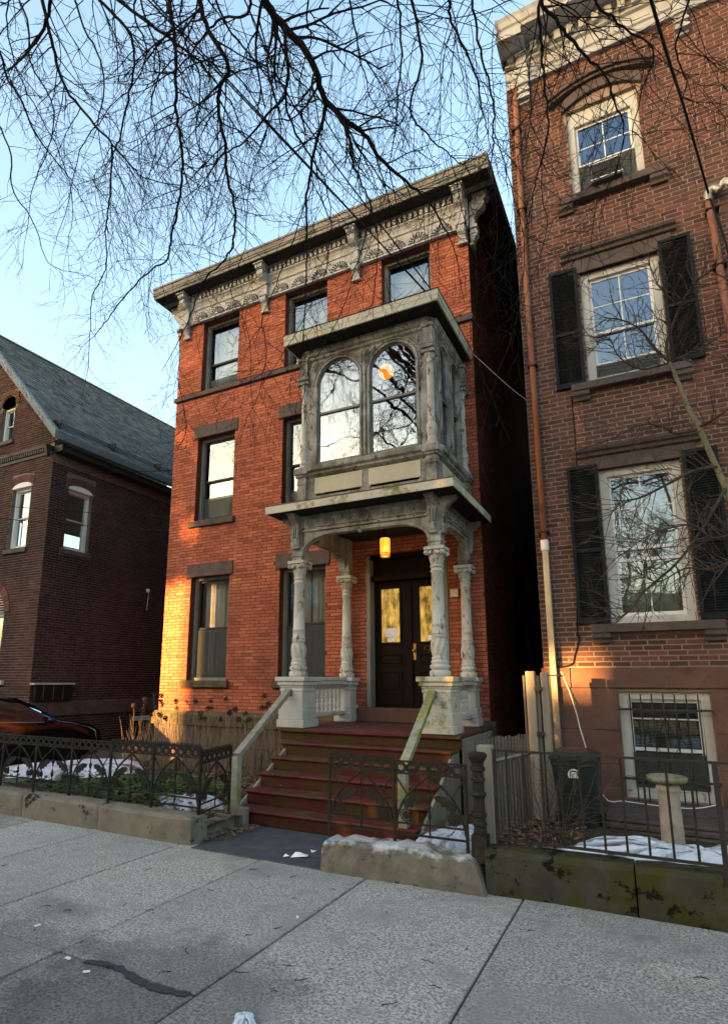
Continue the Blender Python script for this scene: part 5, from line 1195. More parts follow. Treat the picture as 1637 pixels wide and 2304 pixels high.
# wheeled bin
bn = thing('wheelie_bin', 'black wheeled bin with a round white printed emblem', 'bin', (-.80, -1.93, .05))
b = MB()
def loop(x0, x1, y0, y1, z, e=.03): return [(x0+e, y0, z), (x1-e, y0, z), (x1, y0+e, z), (x1, y1-e, z), (x1-e, y1, z), (x0+e, y1, z), (x0, y1-e, z), (x0, y0+e, z)]
L_ = [loop(-.97, -.63, -2.12, -1.76, .07), loop(-1.02, -.585, -2.19, -1.70, .74), loop(-1.03, -.575, -2.205, -1.69, .745), loop(-1.03, -.575, -2.205, -1.69, .80)]
b.add(sum(L_, []), [tuple(range(7, -1, -1)), tuple(range(24, 32))]+[(r*8+k, r*8+(k+1) % 8, r*8+8+(k+1) % 8, r*8+8+k) for r in range(3) for k in range(8)]); b.build('body', 'bin_plastic', bn)
b = MB(); L_ = [loop(-1.045, -.56, -2.235, -1.68, .802), loop(-1.045, -.56, -2.235, -1.68, .83), loop(-1.0, -.61, -2.17, -1.73, .875), loop(-.93, -.68, -2.06, -1.82, .90)]
b.add(sum(L_, []), [tuple(range(7, -1, -1)), tuple(range(24, 32))]+[(r*8+k, r*8+(k+1) % 8, r*8+8+(k+1) % 8, r*8+8+k) for r in range(3) for k in range(8)]); b.build('lid', 'bin_plastic', bn)
MB().box(-.99, -.615, -2.17, -2.10, .45, .46).build('rib', 'bin_plastic', bn)
for X in (-1.03, -.60): 
    m = MB(); m.M = Matrix.Translation((X, -1.74, .12)) @ Matrix.Rotation(rad(90), 4, 'Y'); m.lathe([(.03, -.03), (.10, -.03), (.10, .03), (.03, .03)], 0, 0, 16); m.M = None; m.build('wheel', 'tyre', bn)
MB().tube([(-.98, -1.66, .78), (-.62, -1.66, .78)], .014, n=6).build('handle', 'bin_plastic', bn)
# emblem: ring of printed blocks round a small house mark, on the tilted front face
em = MB(); fy = lambda z: -2.12-(.07*(z-.07)/.67)-.002
cxe, cze, r0_, r1_ = -.80, .655, .046, .062
for k, (a0, a1) in enumerate(((-38, -8), (-5, 16), (20, 40), (44, 62), (66, 100), (104, 120), (124, 146), (149, 178), (181, 216))):
    q = [(cxe+r*math.cos(rad(a)), cze+r*math.sin(rad(a))) for r, a in ((r0_, a0), (r1_, a0), (r1_, (a0+a1)/2), (r1_, a1), (r0_, a1), (r0_, (a0+a1)/2))]
    em.add([(p[0], fy(p[1])-.002, p[1]) for p in q], [(0, 1, 2, 3, 4, 5)])
hs_ = [(-.034, -.03), (.034, -.03), (.034, .018), (.02, .030), (-.02, .030), (-.034, .018)]; em.add([(cxe+p[0], fy(cze+p[1])-.002, cze+p[1]) for p in hs_], [tuple(range(6))]); em.build('emblem', 'decal_white', bn)
dk = MB()
for pts in (((-.02, .004), (-.008, .012), (.006, .004), (.028, .006)), ((-.026, -.022), (-.02, -.008), (-.008, -.020), (.008, -.018)), ((.0, .020), (.012, .024), (.024, .020)), ((.016, -.02), (.024, -.012), (.028, -.022))):
    dk.tube([(cxe+p[0], fy(cze+p[1])-.003, cze+p[1]) for p in pts], .0022, n=4)
dk.build('emblem_lines', 'bin_plastic', bn)
# birdbath
bb = thing('birdbath', 'stone birdbath with lichened bowl on a fluted pale pedestal behind railing', 'birdbath', (.04, -2.75, .10))
MB().lathe([(.14, .08), (.14, .135), (.12, .15), (.105, .165)], .04, -2.75, 20).build('plinth', 'bath_mossy', bb)
MB().lathe([(.098, .166), (.094, .19), (.082, .64), (.086, .65), (.098, .665), (.10, .685), (.09, .70), (.085, .715)], .04, -2.75, 32, lambda z, a: 1+(.022*math.cos(8*a) if .19 < z < .64 else 0)).build('pedestal', 'birdbath_stone', bb)
MB().lathe([(.09, .716), (.12, .722), (.160, .74), (.166, .775), (.150, .785), (.135, .775), (.08, .755), (.01, .75)], .04, -2.75, 24, lambda z, a: 1+.012*math.sin(5*a)).build('bowl', 'bath_mossy', bb)
# snow
def snow(name, label, pts, z, hgt, seed, group='patches of old snow'):
    rng = random.Random(seed); cx = sum(p[0] for p in pts)/len(pts); cy = sum(p[1] for p in pts)/len(pts); mb = MB(); n = len(pts); m = 14
    ph = [rng.uniform(0, 6) for _ in range(6)]; sc = min(1, hgt*8)
    lump = lambda x, y: sc*(.020*math.sin(7*x+ph[0])*math.sin(6*y+ph[1])+.012*math.sin(17*x+3*y+ph[2])*math.sin(15*y-4*x+ph[3])+.006*math.sin(41*x+ph[4])*math.sin(37*y+ph[5]))
    P = [(cx, cy, z+hgt+lump(cx, cy))]
    dense = []
    for i in range(n):
        a, b = pts[i], pts[(i+1) % n]
        for k in range(9): t = k/9; j_ = .12*math.hypot(b[0]-a[0], b[1]-a[1])+.004; dense.append((a[0]+(b[0]-a[0])*t+rng.uniform(-j_, j_), a[1]+(b[1]-a[1])*t+rng.uniform(-j_, j_)))
    N = len(dense)
    for j in range(1, m+1):
        s = j/m
        for p in dense: X_, Y_ = cx+(p[0]-cx)*s, cy+(p[1]-cy)*s; P.append((X_, Y_, z+hgt*(1-s**4)+(lump(X_, Y_)+rng.uniform(-.003, .003)*sc)*(s < 1) - .015*(s == 1)))
    F = [(0, 1+k, 1+(k+1) % N) for k in range(N)]+[(1+j*N+k, 1+(j+1)*N+k, 1+(j+1)*N+(k+1) % N, 1+j*N+(k+1) % N) for j in range(m-1) for k in range(N)]
    mb.add(P, F); mb.smooth = True; single(mb, name, 'snow_gritty' if seed in (1, 5) else 'snow', label, 'snow', (cx, cy, z), group)
snow('snow_patch', 'long bank of gritty snow behind the plain railing', [(-.92, -3.66), (-.72, -3.15), (-.35, -2.95), (.1, -3.0), (.5, -3.1), (1.6, -3.1), (1.7, -3.75), (.3, -3.80), (-.3, -3.84)], .21, .13, 1)
snow('snow_patch', 'large clean snow patch behind the left fence near the car', [(-9.75, -2.5), (-9.4, -1.6), (-8.9, -.95), (-8.1, -1.0), (-7.6, -1.5), (-7.45, -2.2), (-7.9, -2.75), (-8.8, -3.0)], .16, .10, 2)
snow('snow_patch', 'small snow patch in the garden bed beside the corner fence post', [(-5.6, -3.2), (-5.25, -2.85), (-4.85, -2.9), (-4.6, -3.15), (-4.95, -3.5), (-5.3, -3.45)], .14, .09, 3)
snow('snow_patch', 'heap of snow behind the olive fence right of the steps', [(-2.1, -3.65), (-2.0, -3.2), (-1.7, -2.8), (-1.45, -2.85), (-1.45, -3.5), (-1.7, -3.75)], .06, .19, 4)
snow('snow_patch', 'scrap of dirty snow on the sidewalk at the lower edge', [(-1.93, -6.37), (-1.89, -6.325), (-1.85, -6.34), (-1.80, -6.40), (-1.83, -6.46), (-1.90, -6.43)], .003, .022, 5)
# litter
for k, (x, y, s, r) in enumerate(((-3.02, -3.98, .08, 20), (-2.98, -3.80, .03, 60), (-3.12, -4.05, .03, 10))):
    m = MB(); m.M = at(x, y, .012, r); m.add([(-s, -s*.6, .0), (s, -s*.5, .012), (s*.9, s*.6, .002), (-s*.7, s*.7, .02), (0, 0, .035*s/.08)], [(0, 1, 4), (1, 2, 4), (2, 3, 4), (3, 0, 4)]); m.M = None
    single(m, 'paper_scrap', 'paper', ('crumpled white paper scrap on the slate flagstone', 'tiny white paper strip nearest the olive fence', 'tiny pale paper bit left of crumpled scrap')[k], 'litter', (x, y, .012))
for k, (x, y) in enumerate(((-3.16, -6.36), (-2.93, -6.42), (-3.74, -6.14), (-2.3, -5.2))):
    m = MB(); m.M = at(x, y, .004, k*40); m.box(-.018, .018, -.008, .008, 0, .006); m.M = None
    single(m, 'cigarette_butt', 'paper', 'pale scrap of litter lying on the grey sidewalk', 'litter', (x, y, .004), 'litter scraps on the sidewalk')
rng = random.Random(17)
for k in range(46):
    x, y = rng.uniform(-5.5, .2), rng.uniform(-6.6, -4.5); a = rng.uniform(0, 6.3); l = rng.uniform(.02, .09); m = MB()
    m.tube([(x, y, .006), (x+l*.5*math.cos(a), y+l*.5*math.sin(a), .009), (x+l*math.cos(a+.3), y+l*math.sin(a+.3), .006)], .0028, .0015, n=4)
    single(m, 'fallen_twig', 'bark_twig', 'small dark twig fallen on the sidewalk slabs', 'twig', (x, y, .004), 'twigs on the sidewalk')
pt = MB(); pt.prism([(.02+.17*math.cos(rad(a))*(1+.15*math.sin(3*rad(a))), -4.85+.10*math.sin(rad(a))) for a in range(0, 360, 20)], -.01, .0035, 'xy'); ob = pt.build('repair_patch', 'concrete', sw)
ck = MB(); pts = [(-3.05, -6.33), (-2.85, -6.29), (-2.62, -6.345), (-2.45, -6.36), (-2.27, -6.33)]
rng = random.Random(3); up_ = []; dn_ = []
for i, p in enumerate(smoothpts([(a, b, 0) for a, b in pts], 6)): w_ = .012+.022*rng.random(); up_.append((p.x, p.y+w_)); dn_.append((p.x, p.y-w_))
ck.prism(dn_+up_[::-1], -.01, .004, 'xy'); ck.build('tar_seam', 'asphalt', sw)
# ------------------------------------------------------------------ parked car, nose into the driveway
car = thing('parked_car', 'glossy black hatchback parked in the driveway, nose catching gold light', 'car', (-11.7, -1.5, -.17))
CX, GZ = -11.70, -.17
# stations along Y: y, half width at sill, belt half width, belt z, roof half width, roof z, sill z
ST = [(.66, .56, .52, .56, .46, .60, .25), (.58, .72, .68, .66, .60, .72, .20), (.34, .83, .78, .74, .70, .83, .19), (0, .87, .83, .80, .76, .90, .19), (-.35, .88, .85, .87, .78, .95, .19), (-.62, .885, .86, .91, .78, .985, .19),
      (-1.05, .89, .865, .93, .66, 1.25, .19), (-1.45, .89, .865, .94, .60, 1.42, .19), (-1.9, .89, .865, .95, .585, 1.475, .19), (-2.5, .89, .865, .96, .585, 1.475, .19), (-3.1, .885, .86, .98, .575, 1.41, .19), (-3.5, .87, .84, 1.0, .53, 1.20, .20), (-3.72, .80, .78, .98, .5, 1.02, .26), (-3.80, .70, .66, .80, .5, .82, .32)]
b = MB(); P = []; m = 0
for (y, ws, wb, zb, wr, zr, zs) in ST:
    mid = (zs+zb)/2
    half = [(ws*.9, zs), (ws, zs+.06), (ws+.012, mid), (wb+.01, zb-.06), (wb, zb), (wb+(wr-wb)*.5, zb+(zr-zb)*.52), (wr, zb+(zr-zb)*.9), (wr*.8, zr-.012*(zr-zb > .15)), (wr*.4, zr+.012), (0, zr+.018)]
    r = [(CX+x, y, z+GZ) for x, z in half]+[(CX-x, y, z+GZ) for x, z in half[-2::-1]]
    m = len(r); P += r
b.add(P, [(j*m+k, j*m+k+1, (j+1)*m+k+1, (j+1)*m+k) for j in range(len(ST)-1) for k in range(m-1)]+[tuple(range(m)), tuple(range((len(ST)-1)*m, len(ST)*m))[::-1]]); b.smooth = True
body = b.build('body', 'car_paint', car)
def lerp_st(y):
    for a, c in zip(ST, ST[1:]):
        if c[0] <= y <= a[0]:
            t = (a[0]-y)/(a[0]-c[0]); return [a[i]+(c[i]-a[i])*t for i in range(7)]
def glasspt(y, f, side, o=.006):
    y_, ws, wb, zb, wr, zr, zs = lerp_st(y); h = zb+(zr-zb)*f
    x = wb+(wr-wb)*(f/.52*.5 if f < .52 else .5+(f-.52)/.38*.5)
    return (CX+side*(x+o), y, h+GZ+.004)
for side in (1, -1):
    for ya, yb in ((-.98, -1.93), (-2.02, -2.9)):
        g = MB(); n = 8; P = []
        for k in range(n+1):
            y = ya+(yb-ya)*k/n
            top = .80
            for f in (.06, .30, .52, top): P.append(glasspt(y, f, side))
        g.add(P, [(k*4+q, (k+1)*4+q, (k+1)*4+q+1, k*4+q+1) for k in range(n) for q in range(3)]); g.smooth = True; g.build('side_window', 'car_glass', car)
        t = MB(); t.tube([glasspt(ya, .06, side, .008), glasspt((ya+yb)/2, .05, side, .008), glasspt(yb, .06, side, .008)], .008, n=5); t.build('window_trim', 'rim', car)
    d_ = MB()
    for y in (-.95, -1.98, -2.95):
        s = lerp_st(y); d_.tube([(CX+side*(s[2]+.012), y, s[3]+GZ-.01), (CX+side*(s[1]+.016), y, (s[6]+s[3])/2+GZ), (CX+side*(s[1]+.006), y, s[6]+.07+GZ)], .004, n=4)
    d_.build('door_gap', 'plastic_black', car)
    for y in (-1.75, -2.75): MB().bbox(CX+side*.885-.012, CX+side*.885+.018, y-.09, y+.09, .80+GZ, .825+GZ, .005).build('door_handle', 'car_paint', car)
    mr = MB(); mr.sphere((CX+side*1.0, -.92, .99+GZ), .09, 12, 8, .7); mr.tube([(CX+side*.86, -.95, .95+GZ), (CX+side*.98, -.92, .97+GZ)], .025, n=6); mr.build('wing_mirror', 'car_paint', car)
    hl = MB(); hl.sphere((CX+side*.60, .36, .60+GZ), .12, 12, 8, .55); hl.build('headlight', 'car_glass', car)
    for y in (-.35, -3.0):
        wl = MB(); wl.M = Matrix.Translation((CX+side*.82, y, .31+GZ)) @ Matrix.Rotation(rad(90), 4, 'Y'); wl.lathe([(.19, -.09), (.28, -.10), (.31, -.08), (.31, .08), (.28, .10), (.19, .09)], 0, 0, 24); wl.M = None; whl = wl.build('wheel', 'tyre', car)
        rm = MB(); rm.M = Matrix.Translation((CX+side*.82, y, .31+GZ)) @ Matrix.Rotation(rad(90), 4, 'Y'); rm.lathe([(.02, -.085), (.19, -.085), (.19, .085), (.02, .085)], 0, 0, 20); rm.M = None; rm.build('rim', 'rim', whl)
ws_ = MB(); P = []
for y in (-.66, -.85, -1.05, -1.25, -1.42):
    s = lerp_st(y)
    for f in (-.92, -.5, 0, .5, .92): P.append((CX+f*s[4], y, s[5]+GZ+.024-.012*abs(f)))
ws_.add(P, [(k*5+q, (k+1)*5+q, (k+1)*5+q+1, k*5+q+1) for k in range(4) for q in range(4)]); ws_.smooth = True; ws_.build('windscreen', 'car_glass', car)

# ------------------------------------------------------------------ plants
def hydrangea(x, y, seed, label):
    rng = random.Random(seed); t = thing('dried_hydrangea', label, 'plant', (x, y, .1), 'dried hydrangeas before the house')
    stems = MB()
    for k in range(60):
        a = rng.uniform(0, 6.28); l = rng.uniform(.45, 1.0); s = rng.uniform(.05, .30); bx, by = x+rng.uniform(-.22, .22), y+rng.uniform(-.15, .15)
        stems.tube([(bx, by, .08), (bx+s*.4*math.cos(a), by+s*.3*math.sin(a), .08+l*.5), (bx+s*math.cos(a), by+s*.7*math.sin(a), .08+l)], .0045, .0025, n=4)
    tips = []
    for k in range(7):
        a = rng.uniform(0, 6.28); l = rng.uniform(.85, 1.28); s = rng.uniform(.03, .26); bx, by = x+rng.uniform(-.2, .2), y+rng.uniform(-.12, .12)
        e = Vector((bx+s*math.cos(a), by+s*.6*math.sin(a), .08+l)); tips.append(e); stems.tube([(bx, by, .08), ((bx+e.x)/2+rng.uniform(-.03, .03), (by+e.y)/2, .08+l*.5), e], .006, .0035, n=4)
    stems.build('stem', 'dry_stalk', t)
    for e in tips:
        m = MB()
        for k in range(46):
            d = Vector((rng.gauss(0, 1), rng.gauss(0, 1), rng.gauss(0, 1))).normalized(); p = e+d*rng.uniform(.02, .05); u_ = d.orthogonal().normalized(); v_ = d.cross(u_); s = rng.uniform(.010, .017); r = rng.uniform(0, 6)
            q = u_*math.cos(r)+v_*math.sin(r); w_ = d.cross(q); m.add([p+q*s, p+w_*s+d*.006, p-q*s, p-w_*s+d*.006], [(0, 1, 2, 3)])
        m.build('flower_head', 'dry_bloom', t)
HY = [(-8.45, -.75, 'leftmost clump of dried hydrangea stalks at the sunlit house corner'), (-7.75, -.85, 'dried hydrangea clump under the left ground-floor window'), (-7.1, -.75, 'dried hydrangea clump right of the left window sill'),
      (-6.45, -.8, 'dried hydrangea clump with dark heads in mid garden bed'), (-5.85, -.85, 'dried hydrangea clump left of the sloping handrail'), (-5.25, -.9, 'dried hydrangea clump partly behind the grey handrail')]
for i, (x, y, l) in enumerate(HY): hydrangea(x, y, 60+i, l)
def leaves(name, mat, n, area, zf, size, seed, tilt=.6):
    rng = random.Random(seed); mb = MB()
    for k in range(n):
        x, y = area(rng); z = zf(x, y, rng); a = rng.uniform(0, 6.28); s = rng.uniform(*size); d = Vector((math.cos(a), math.sin(a), rng.uniform(-tilt, tilt))).normalized(); sd2 = Vector((-math.sin(a), math.cos(a), rng.uniform(-.4, .4)))*.42
        p = Vector((x, y, z)); mb.add([p, p+d*s*.5+sd2*s, p+d*s, p+d*s*.5-sd2*s], [(0, 1, 2, 3)])
    return mb
def cov(r):
    while True:
        x, y = r.uniform(-8.6, -4.9), r.uniform(-3.85, -2.0)
        if r.random() < math.exp(-((x+6.2)/.9)**2-((y+2.9)/.75)**2)+(.14 if x > -7.2 or y < -3.1 else 0): return x, y
ob = leaves('ground_cover', 'ivy_leaf', 5200, cov, lambda x, y, r: .13+r.random()*.16, (.035, .07), 5).build('ground_cover', 'ivy_leaf'); ob['kind'] = 'stuff'; ob['label'] = 'low green ground cover behind the left iron fence'; ob['category'] = 'ground cover'
ob = leaves('dead_leaves', 'dry_leaf', 5200, lambda r: (r.uniform(-6.5, -4.2), r.uniform(-3.85, -.5)) if r.random() < .75 else (r.uniform(-2.1, -.7), r.uniform(-3.85, -2)), lambda x, y, r: .125+r.random()*.03, (.03, .06), 6, .25).build('dead_leaves', 'dry_leaf'); ob['kind'] = 'stuff'; ob['label'] = 'brown dead leaves littering the garden soil'; ob['category'] = 'leaves'
ob = leaves('dead_leaves', 'dry_leaf', 160, lambda r: (r.uniform(-4.28, -3.95), r.uniform(-3.95, -3.25)), lambda x, y, r: .02+r.random()*.02, (.03, .05), 8, .25).build('dead_leaves', 'dry_leaf'); ob['kind'] = 'stuff'; ob['label'] = 'dead leaves at the edge of the slate path'; ob['category'] = 'leaves'

rng = random.Random(41); gr = MB()
for k in range(1500):
    c = rng.random()
    if c < .35: x, y = rng.choice(XJ[7:14])+rng.gauss(0, .03), rng.uniform(-6.9, -4.3)
    elif c < .7: x, y = rng.uniform(-8, .6), -4.27-abs(rng.gauss(0, .06))
    else: x, y = rng.uniform(-5.5, .3), rng.uniform(-6.9, -4.3)
    a = rng.uniform(0, 6.28); s = rng.uniform(.003, .009); p_ = Vector((x, y, .004)); d = Vector((math.cos(a), math.sin(a), 0))*s; e = Vector((-math.sin(a), math.cos(a), 0))*s*.5
    gr.add([p_+d, p_+e+Vector((0, 0, .004)), p_-d, p_-e+Vector((0, 0, .003))], [(0, 1, 2, 3)])
ob = gr.build('sidewalk_grit', 'dry_leaf'); ob['kind'] = 'stuff'; ob['label'] = 'fine brown grit and leaf bits scattered on the sidewalk'; ob['category'] = 'grit'
# ---- branching
def grow(mb, p, d, L, r, lvl, rng, droop, wig, spread=.9):
    n = max(3, int(L/.09)); pts = [p.copy()]; kids = []
    for i in range(n):
        d = (d+Vector((rng.uniform(-wig, wig), rng.uniform(-wig, wig), rng.uniform(-wig, wig)-droop))).normalized()
        p = p+d*(L/n); pts.append(p.copy())
        if lvl > 0 and i > 0 and rng.random() < .62: kids.append((p.copy(), d.copy(), i/n))
    mb.tube(pts, r, r*.45, n=3 if r < .006 else 5, cap=False)
    for (q, dd, t) in kids:
        ax = dd.orthogonal().normalized(); ax.rotate(Matrix.Rotation(rng.uniform(0, 6.28), 3, dd)); nd_ = (dd*.75+ax*spread*rng.uniform(.6, 1.1)).normalized()
        grow(mb, q, nd_, L*rng.uniform(.28, .55)*(1-.35*t), max(r*.6, .0027), lvl-1, rng, droop, wig, spread)
LIMBS = [
('A',((-2.83,-5.4,8.4),(-2.78,-5.24,8.22),(-2.7,-5.08,8.1),(-2.44,-4.92,7.66),(-2.39,-4.76,7.36),(-2.19,-4.6,7.12),(-2.05,-4.44,6.99),(-1.94,-4.28,6.79),(-1.77,-4.12,6.65),(-1.54,-3.96,6.35),(-1.44,-3.8,6.11)),0.042,0.006),
('A1',((-2.36,-4.8,7.31),(-2.43,-4.68,7.24),(-2.61,-4.57,6.98),(-2.76,-4.45,6.62),(-2.83,-4.33,6.13),(-2.89,-4.22,5.64),(-3.0,-4.1,5.14)),0.02,0.004),
('A2',((-2.36,-4.8,7.31),(-2.15,-4.67,6.86),(-2.2,-4.53,6.78),(-2.14,-4.4,6.52),(-2.1,-4.27,6.38),(-2.09,-4.13,5.96),(-2.19,-4.0,5.68)),0.014,0.004),
('A3',((-2.59,-5.2,7.85),(-2.65,-5.02,7.5),(-2.81,-4.83,7.54),(-2.84,-4.65,7.38),(-2.66,-4.47,6.96),(-2.61,-4.28,6.82),(-2.66,-4.1,6.43)),0.018,0.004),
('A4',((-2.77,-4.9,7.44),(-3.16,-4.74,7.51),(-3.45,-4.58,7.58),(-3.93,-4.42,7.76),(-4.34,-4.26,7.91),(-4.9,-4.1,8.3)),0.013,0.004),
('B',((-3.5,-5.5,8.74),(-3.55,-5.37,8.6),(-3.52,-5.24,8.35),(-3.33,-5.11,7.9),(-3.56,-4.98,7.94),(-3.68,-4.85,7.81),(-3.68,-4.72,7.49),(-3.74,-4.58,7.22),(-3.72,-4.45,6.91),(-3.82,-4.32,6.67),(-3.99,-4.19,6.59),(-4.44,-4.06,6.5),(-4.75,-3.93,6.28),(-5.04,-3.8,6.06)),0.026,0.006),
('C',((-4.05,-5.4,9.26),(-4.09,-5.29,9.06),(-4.08,-5.18,8.71),(-4.12,-5.08,8.3),(-4.19,-4.97,7.94),(-4.2,-4.86,7.62),(-4.27,-4.75,7.35),(-4.39,-4.65,7.01),(-4.59,-4.54,6.78),(-4.75,-4.43,6.61),(-5.17,-4.32,6.68),(-5.66,-4.22,6.57),(-6.11,-4.11,6.44),(-6.49,-4.0,6.35)),0.022,0.005),
('D',((-6.1,-5.6,10.3),(-6.11,-5.41,9.9),(-6.13,-5.22,9.52),(-6.12,-5.04,9.25),(-5.86,-4.85,8.84),(-5.63,-4.66,8.52),(-5.43,-4.47,8.24),(-5.42,-4.29,8.23),(-4.9,-4.1,8.02)),0.024,0.005),
('D1',((-5.58,-4.7,8.46),(-5.66,-4.61,8.3),(-5.74,-4.53,7.95),(-5.88,-4.44,7.74),(-5.99,-4.35,7.48),(-6.05,-4.26,7.08),(-6.38,-4.17,6.84),(-6.47,-4.09,6.29),(-6.56,-4.0,5.85)),0.013,0.004),
('E',((-7.72,-5.5,10.75),(-7.31,-5.31,10.28),(-7.41,-5.13,10.11),(-7.27,-4.94,9.77),(-7.16,-4.76,9.35),(-6.91,-4.57,8.94),(-6.72,-4.39,8.63),(-6.59,-4.2,8.23)),0.02,0.004),
('F',((-5.6,-5.7,9.89),(-5.8,-5.58,9.85),(-6.16,-5.45,9.7),(-6.86,-5.33,9.77),(-7.35,-5.2,10.09)),0.026,0.01),
('G',((-5.23,-5.5,9.89),(-5.26,-5.32,9.81),(-4.96,-5.13,9.43),(-4.98,-4.95,9.21),(-5.26,-4.77,8.88),(-5.6,-4.58,8.65),(-5.93,-4.4,8.79)),0.02,0.008),
('H',((-4.89,-5.5,9.59),(-4.93,-5.28,9.63),(-4.49,-5.07,9.18),(-4.14,-4.85,8.86),(-4.04,-4.63,8.76),(-3.87,-4.42,8.46),(-3.74,-4.2,7.97)),0.022,0.005),
('I',((-2.62,-5.6,7.94),(-2.79,-5.47,7.96),(-2.97,-5.33,8.06),(-3.44,-5.2,8.47),(-3.84,-5.07,8.54),(-4.25,-4.93,8.64),(-4.79,-4.8,8.83)),0.016,0.006),
('J',((-1.43,-5.2,7.63),(-1.5,-4.97,7.73),(-1.56,-4.73,7.58),(-1.71,-4.5,7.24),(-1.81,-4.27,7.23),(-1.97,-4.03,7.13),(-2.16,-3.8,6.97)),0.012,0.004),
('K',((-1.33,-5.2,7.56),(-1.35,-5.03,7.55),(-1.33,-4.86,7.12),(-1.5,-4.69,6.84),(-1.51,-4.51,6.83),(-1.43,-4.34,6.79),(-1.29,-4.17,6.68),(-1.18,-4.0,6.62)),0.014,0.004),
('M',((-0.98,-5.2,7.32),(-1.03,-4.98,7.4),(-1.07,-4.76,7.46),(-0.93,-4.54,7.06),(-0.95,-4.32,6.97),(-0.94,-4.1,6.87)),0.014,0.005),
('N',((-0.82,-5.1,7.34),(-0.85,-4.91,7.36),(-0.84,-4.73,7.04),(-0.8,-4.54,6.76),(-0.83,-4.36,6.54),(-0.9,-4.17,6.39),(-0.92,-3.99,6.01),(-1.0,-3.8,5.54)),0.012,0.003),
('O',((-0.32,-5.2,6.9),(-0.3,-5.04,6.83),(-0.18,-4.89,6.7),(-0.08,-4.73,6.59),(0.07,-4.57,6.47),(0.15,-4.41,6.33),(0.2,-4.26,6.18),(0.2,-4.1,6.19)),0.016,0.004),
('P',((-0.2,-5.2,6.81),(-0.3,-5.02,6.86),(-0.33,-4.83,6.75),(-0.35,-4.65,6.52),(-0.37,-4.47,6.18),(-0.51,-4.28,5.96),(-0.61,-4.1,5.79)),0.014,0.004),
('Q',((-6.9,-5.6,11.01),(-6.64,-5.38,10.35),(-6.79,-5.17,9.95),(-6.52,-4.95,9.29),(-6.86,-4.73,9.01),(-7.48,-4.52,8.81),(-7.87,-4.3,8.38)),0.014,0.004),
('R',((-4.44,-5.5,9.41),(-4.48,-5.24,9.12),(-4.5,-4.98,8.8),(-4.89,-4.72,8.64),(-5.04,-4.46,8.37),(-5.45,-4.2,8.17)),0.012,0.004),
('S',((-1.86,-5.3,7.85),(-1.94,-5.0,7.77),(-2.0,-4.7,7.63),(-1.98,-4.4,7.39),(-1.83,-4.1,7.28)),0.01,0.003),
('T',((-2.23,-5.3,8.11),(-2.42,-5.06,8.01),(-2.51,-4.82,8.08),(-2.81,-4.58,7.89),(-2.84,-4.34,7.39),(-3.22,-4.1,7.25)),0.01,0.003),
('U',((-7.27,-5.4,9.24),(-7.03,-5.18,8.68),(-7.18,-4.96,8.23),(-7.0,-4.74,7.83),(-6.9,-4.52,7.32),(-6.71,-4.3,7.26)),0.012,0.003),
('V',((-5.68,-5.5,10.28),(-5.51,-5.3,9.58),(-5.37,-5.1,9.11),(-5.6,-4.9,8.7),(-6.21,-4.7,8.65),(-6.67,-4.5,8.17),(-7.17,-4.3,7.8)),0.013,0.003),
('W',((-3.73,-5.4,9.04),(-4.04,-5.14,8.84),(-3.94,-4.88,8.33),(-4.21,-4.62,8.0),(-4.21,-4.36,7.6),(-4.48,-4.1,7.29)),0.011,0.003),
('X',((0.07,-5.2,6.63),(0.1,-5.0,6.53),(0.3,-4.8,6.44),(0.44,-4.6,6.37),(0.33,-4.4,6.23),(0.24,-4.2,5.99)),0.01,0.003),
('Y',((0.66,-5.2,6.21),(0.61,-5.0,6.15),(0.55,-4.8,6.12),(0.62,-4.6,6.06),(0.61,-4.4,6.03)),0.008,0.003),
('Z',((-3.41,-5.4,8.81),(-3.41,-5.16,8.53),(-3.23,-4.92,8.23),(-3.1,-4.68,8.0),(-3.31,-4.44,7.77),(-3.73,-4.2,7.64)),0.013,0.003),
('AA',((-7.27,-5.3,11.67),(-7.68,-5.08,11.23),(-7.56,-4.87,10.5),(-7.23,-4.65,9.74),(-6.98,-4.43,9.12),(-6.93,-4.22,8.44),(-7.3,-4.0,8.07)),0.012,0.003),
('BB',((-4.35,-5.4,9.47),(-4.81,-5.16,9.51),(-4.81,-4.92,9.26),(-5.29,-4.68,9.25),(-6.09,-4.44,9.5),(-6.74,-4.2,9.45)),0.013,0.003),
('f1',((-2.79,-4.4,6.67),(-3.06,-4.27,6.24),(-3.35,-4.13,5.99),(-3.61,-4.0,5.71),(-3.63,-3.87,5.33),(-3.87,-3.73,4.89),(-4.15,-3.6,4.66)),0.006,0.003),
('f2',((-2.17,-4.1,6.54),(-2.42,-3.97,5.99),(-2.7,-3.85,5.51),(-3.11,-3.72,5.15),(-3.3,-3.6,4.81)),0.005,0.003),
('f3',((-5.04,-3.8,6.06),(-5.13,-3.73,5.5),(-4.99,-3.67,4.81),(-5.18,-3.6,4.57)),0.005,0.003),
('f4',((-1.34,-4.0,6.86),(-1.27,-3.88,6.3),(-1.18,-3.75,5.59),(-1.3,-3.62,5.01),(-1.14,-3.5,4.35)),0.005,0.003),
('f5',((-3.49,-4.2,8.09),(-3.81,-4.08,7.53),(-3.94,-3.96,6.8),(-4.22,-3.84,6.42),(-4.01,-3.72,5.75),(-4.04,-3.6,5.1)),0.006,0.003),
('f6',((-0.86,-4.2,6.71),(-0.75,-4.08,6.16),(-0.69,-3.95,5.56),(-0.8,-3.83,5.02),(-1.14,-3.7,4.26)),0.005,0.003),
('f7',((-0.4,-4.1,6.55),(-0.51,-3.97,6.14),(-0.5,-3.83,5.76),(-0.7,-3.7,5.36)),0.005,0.003),
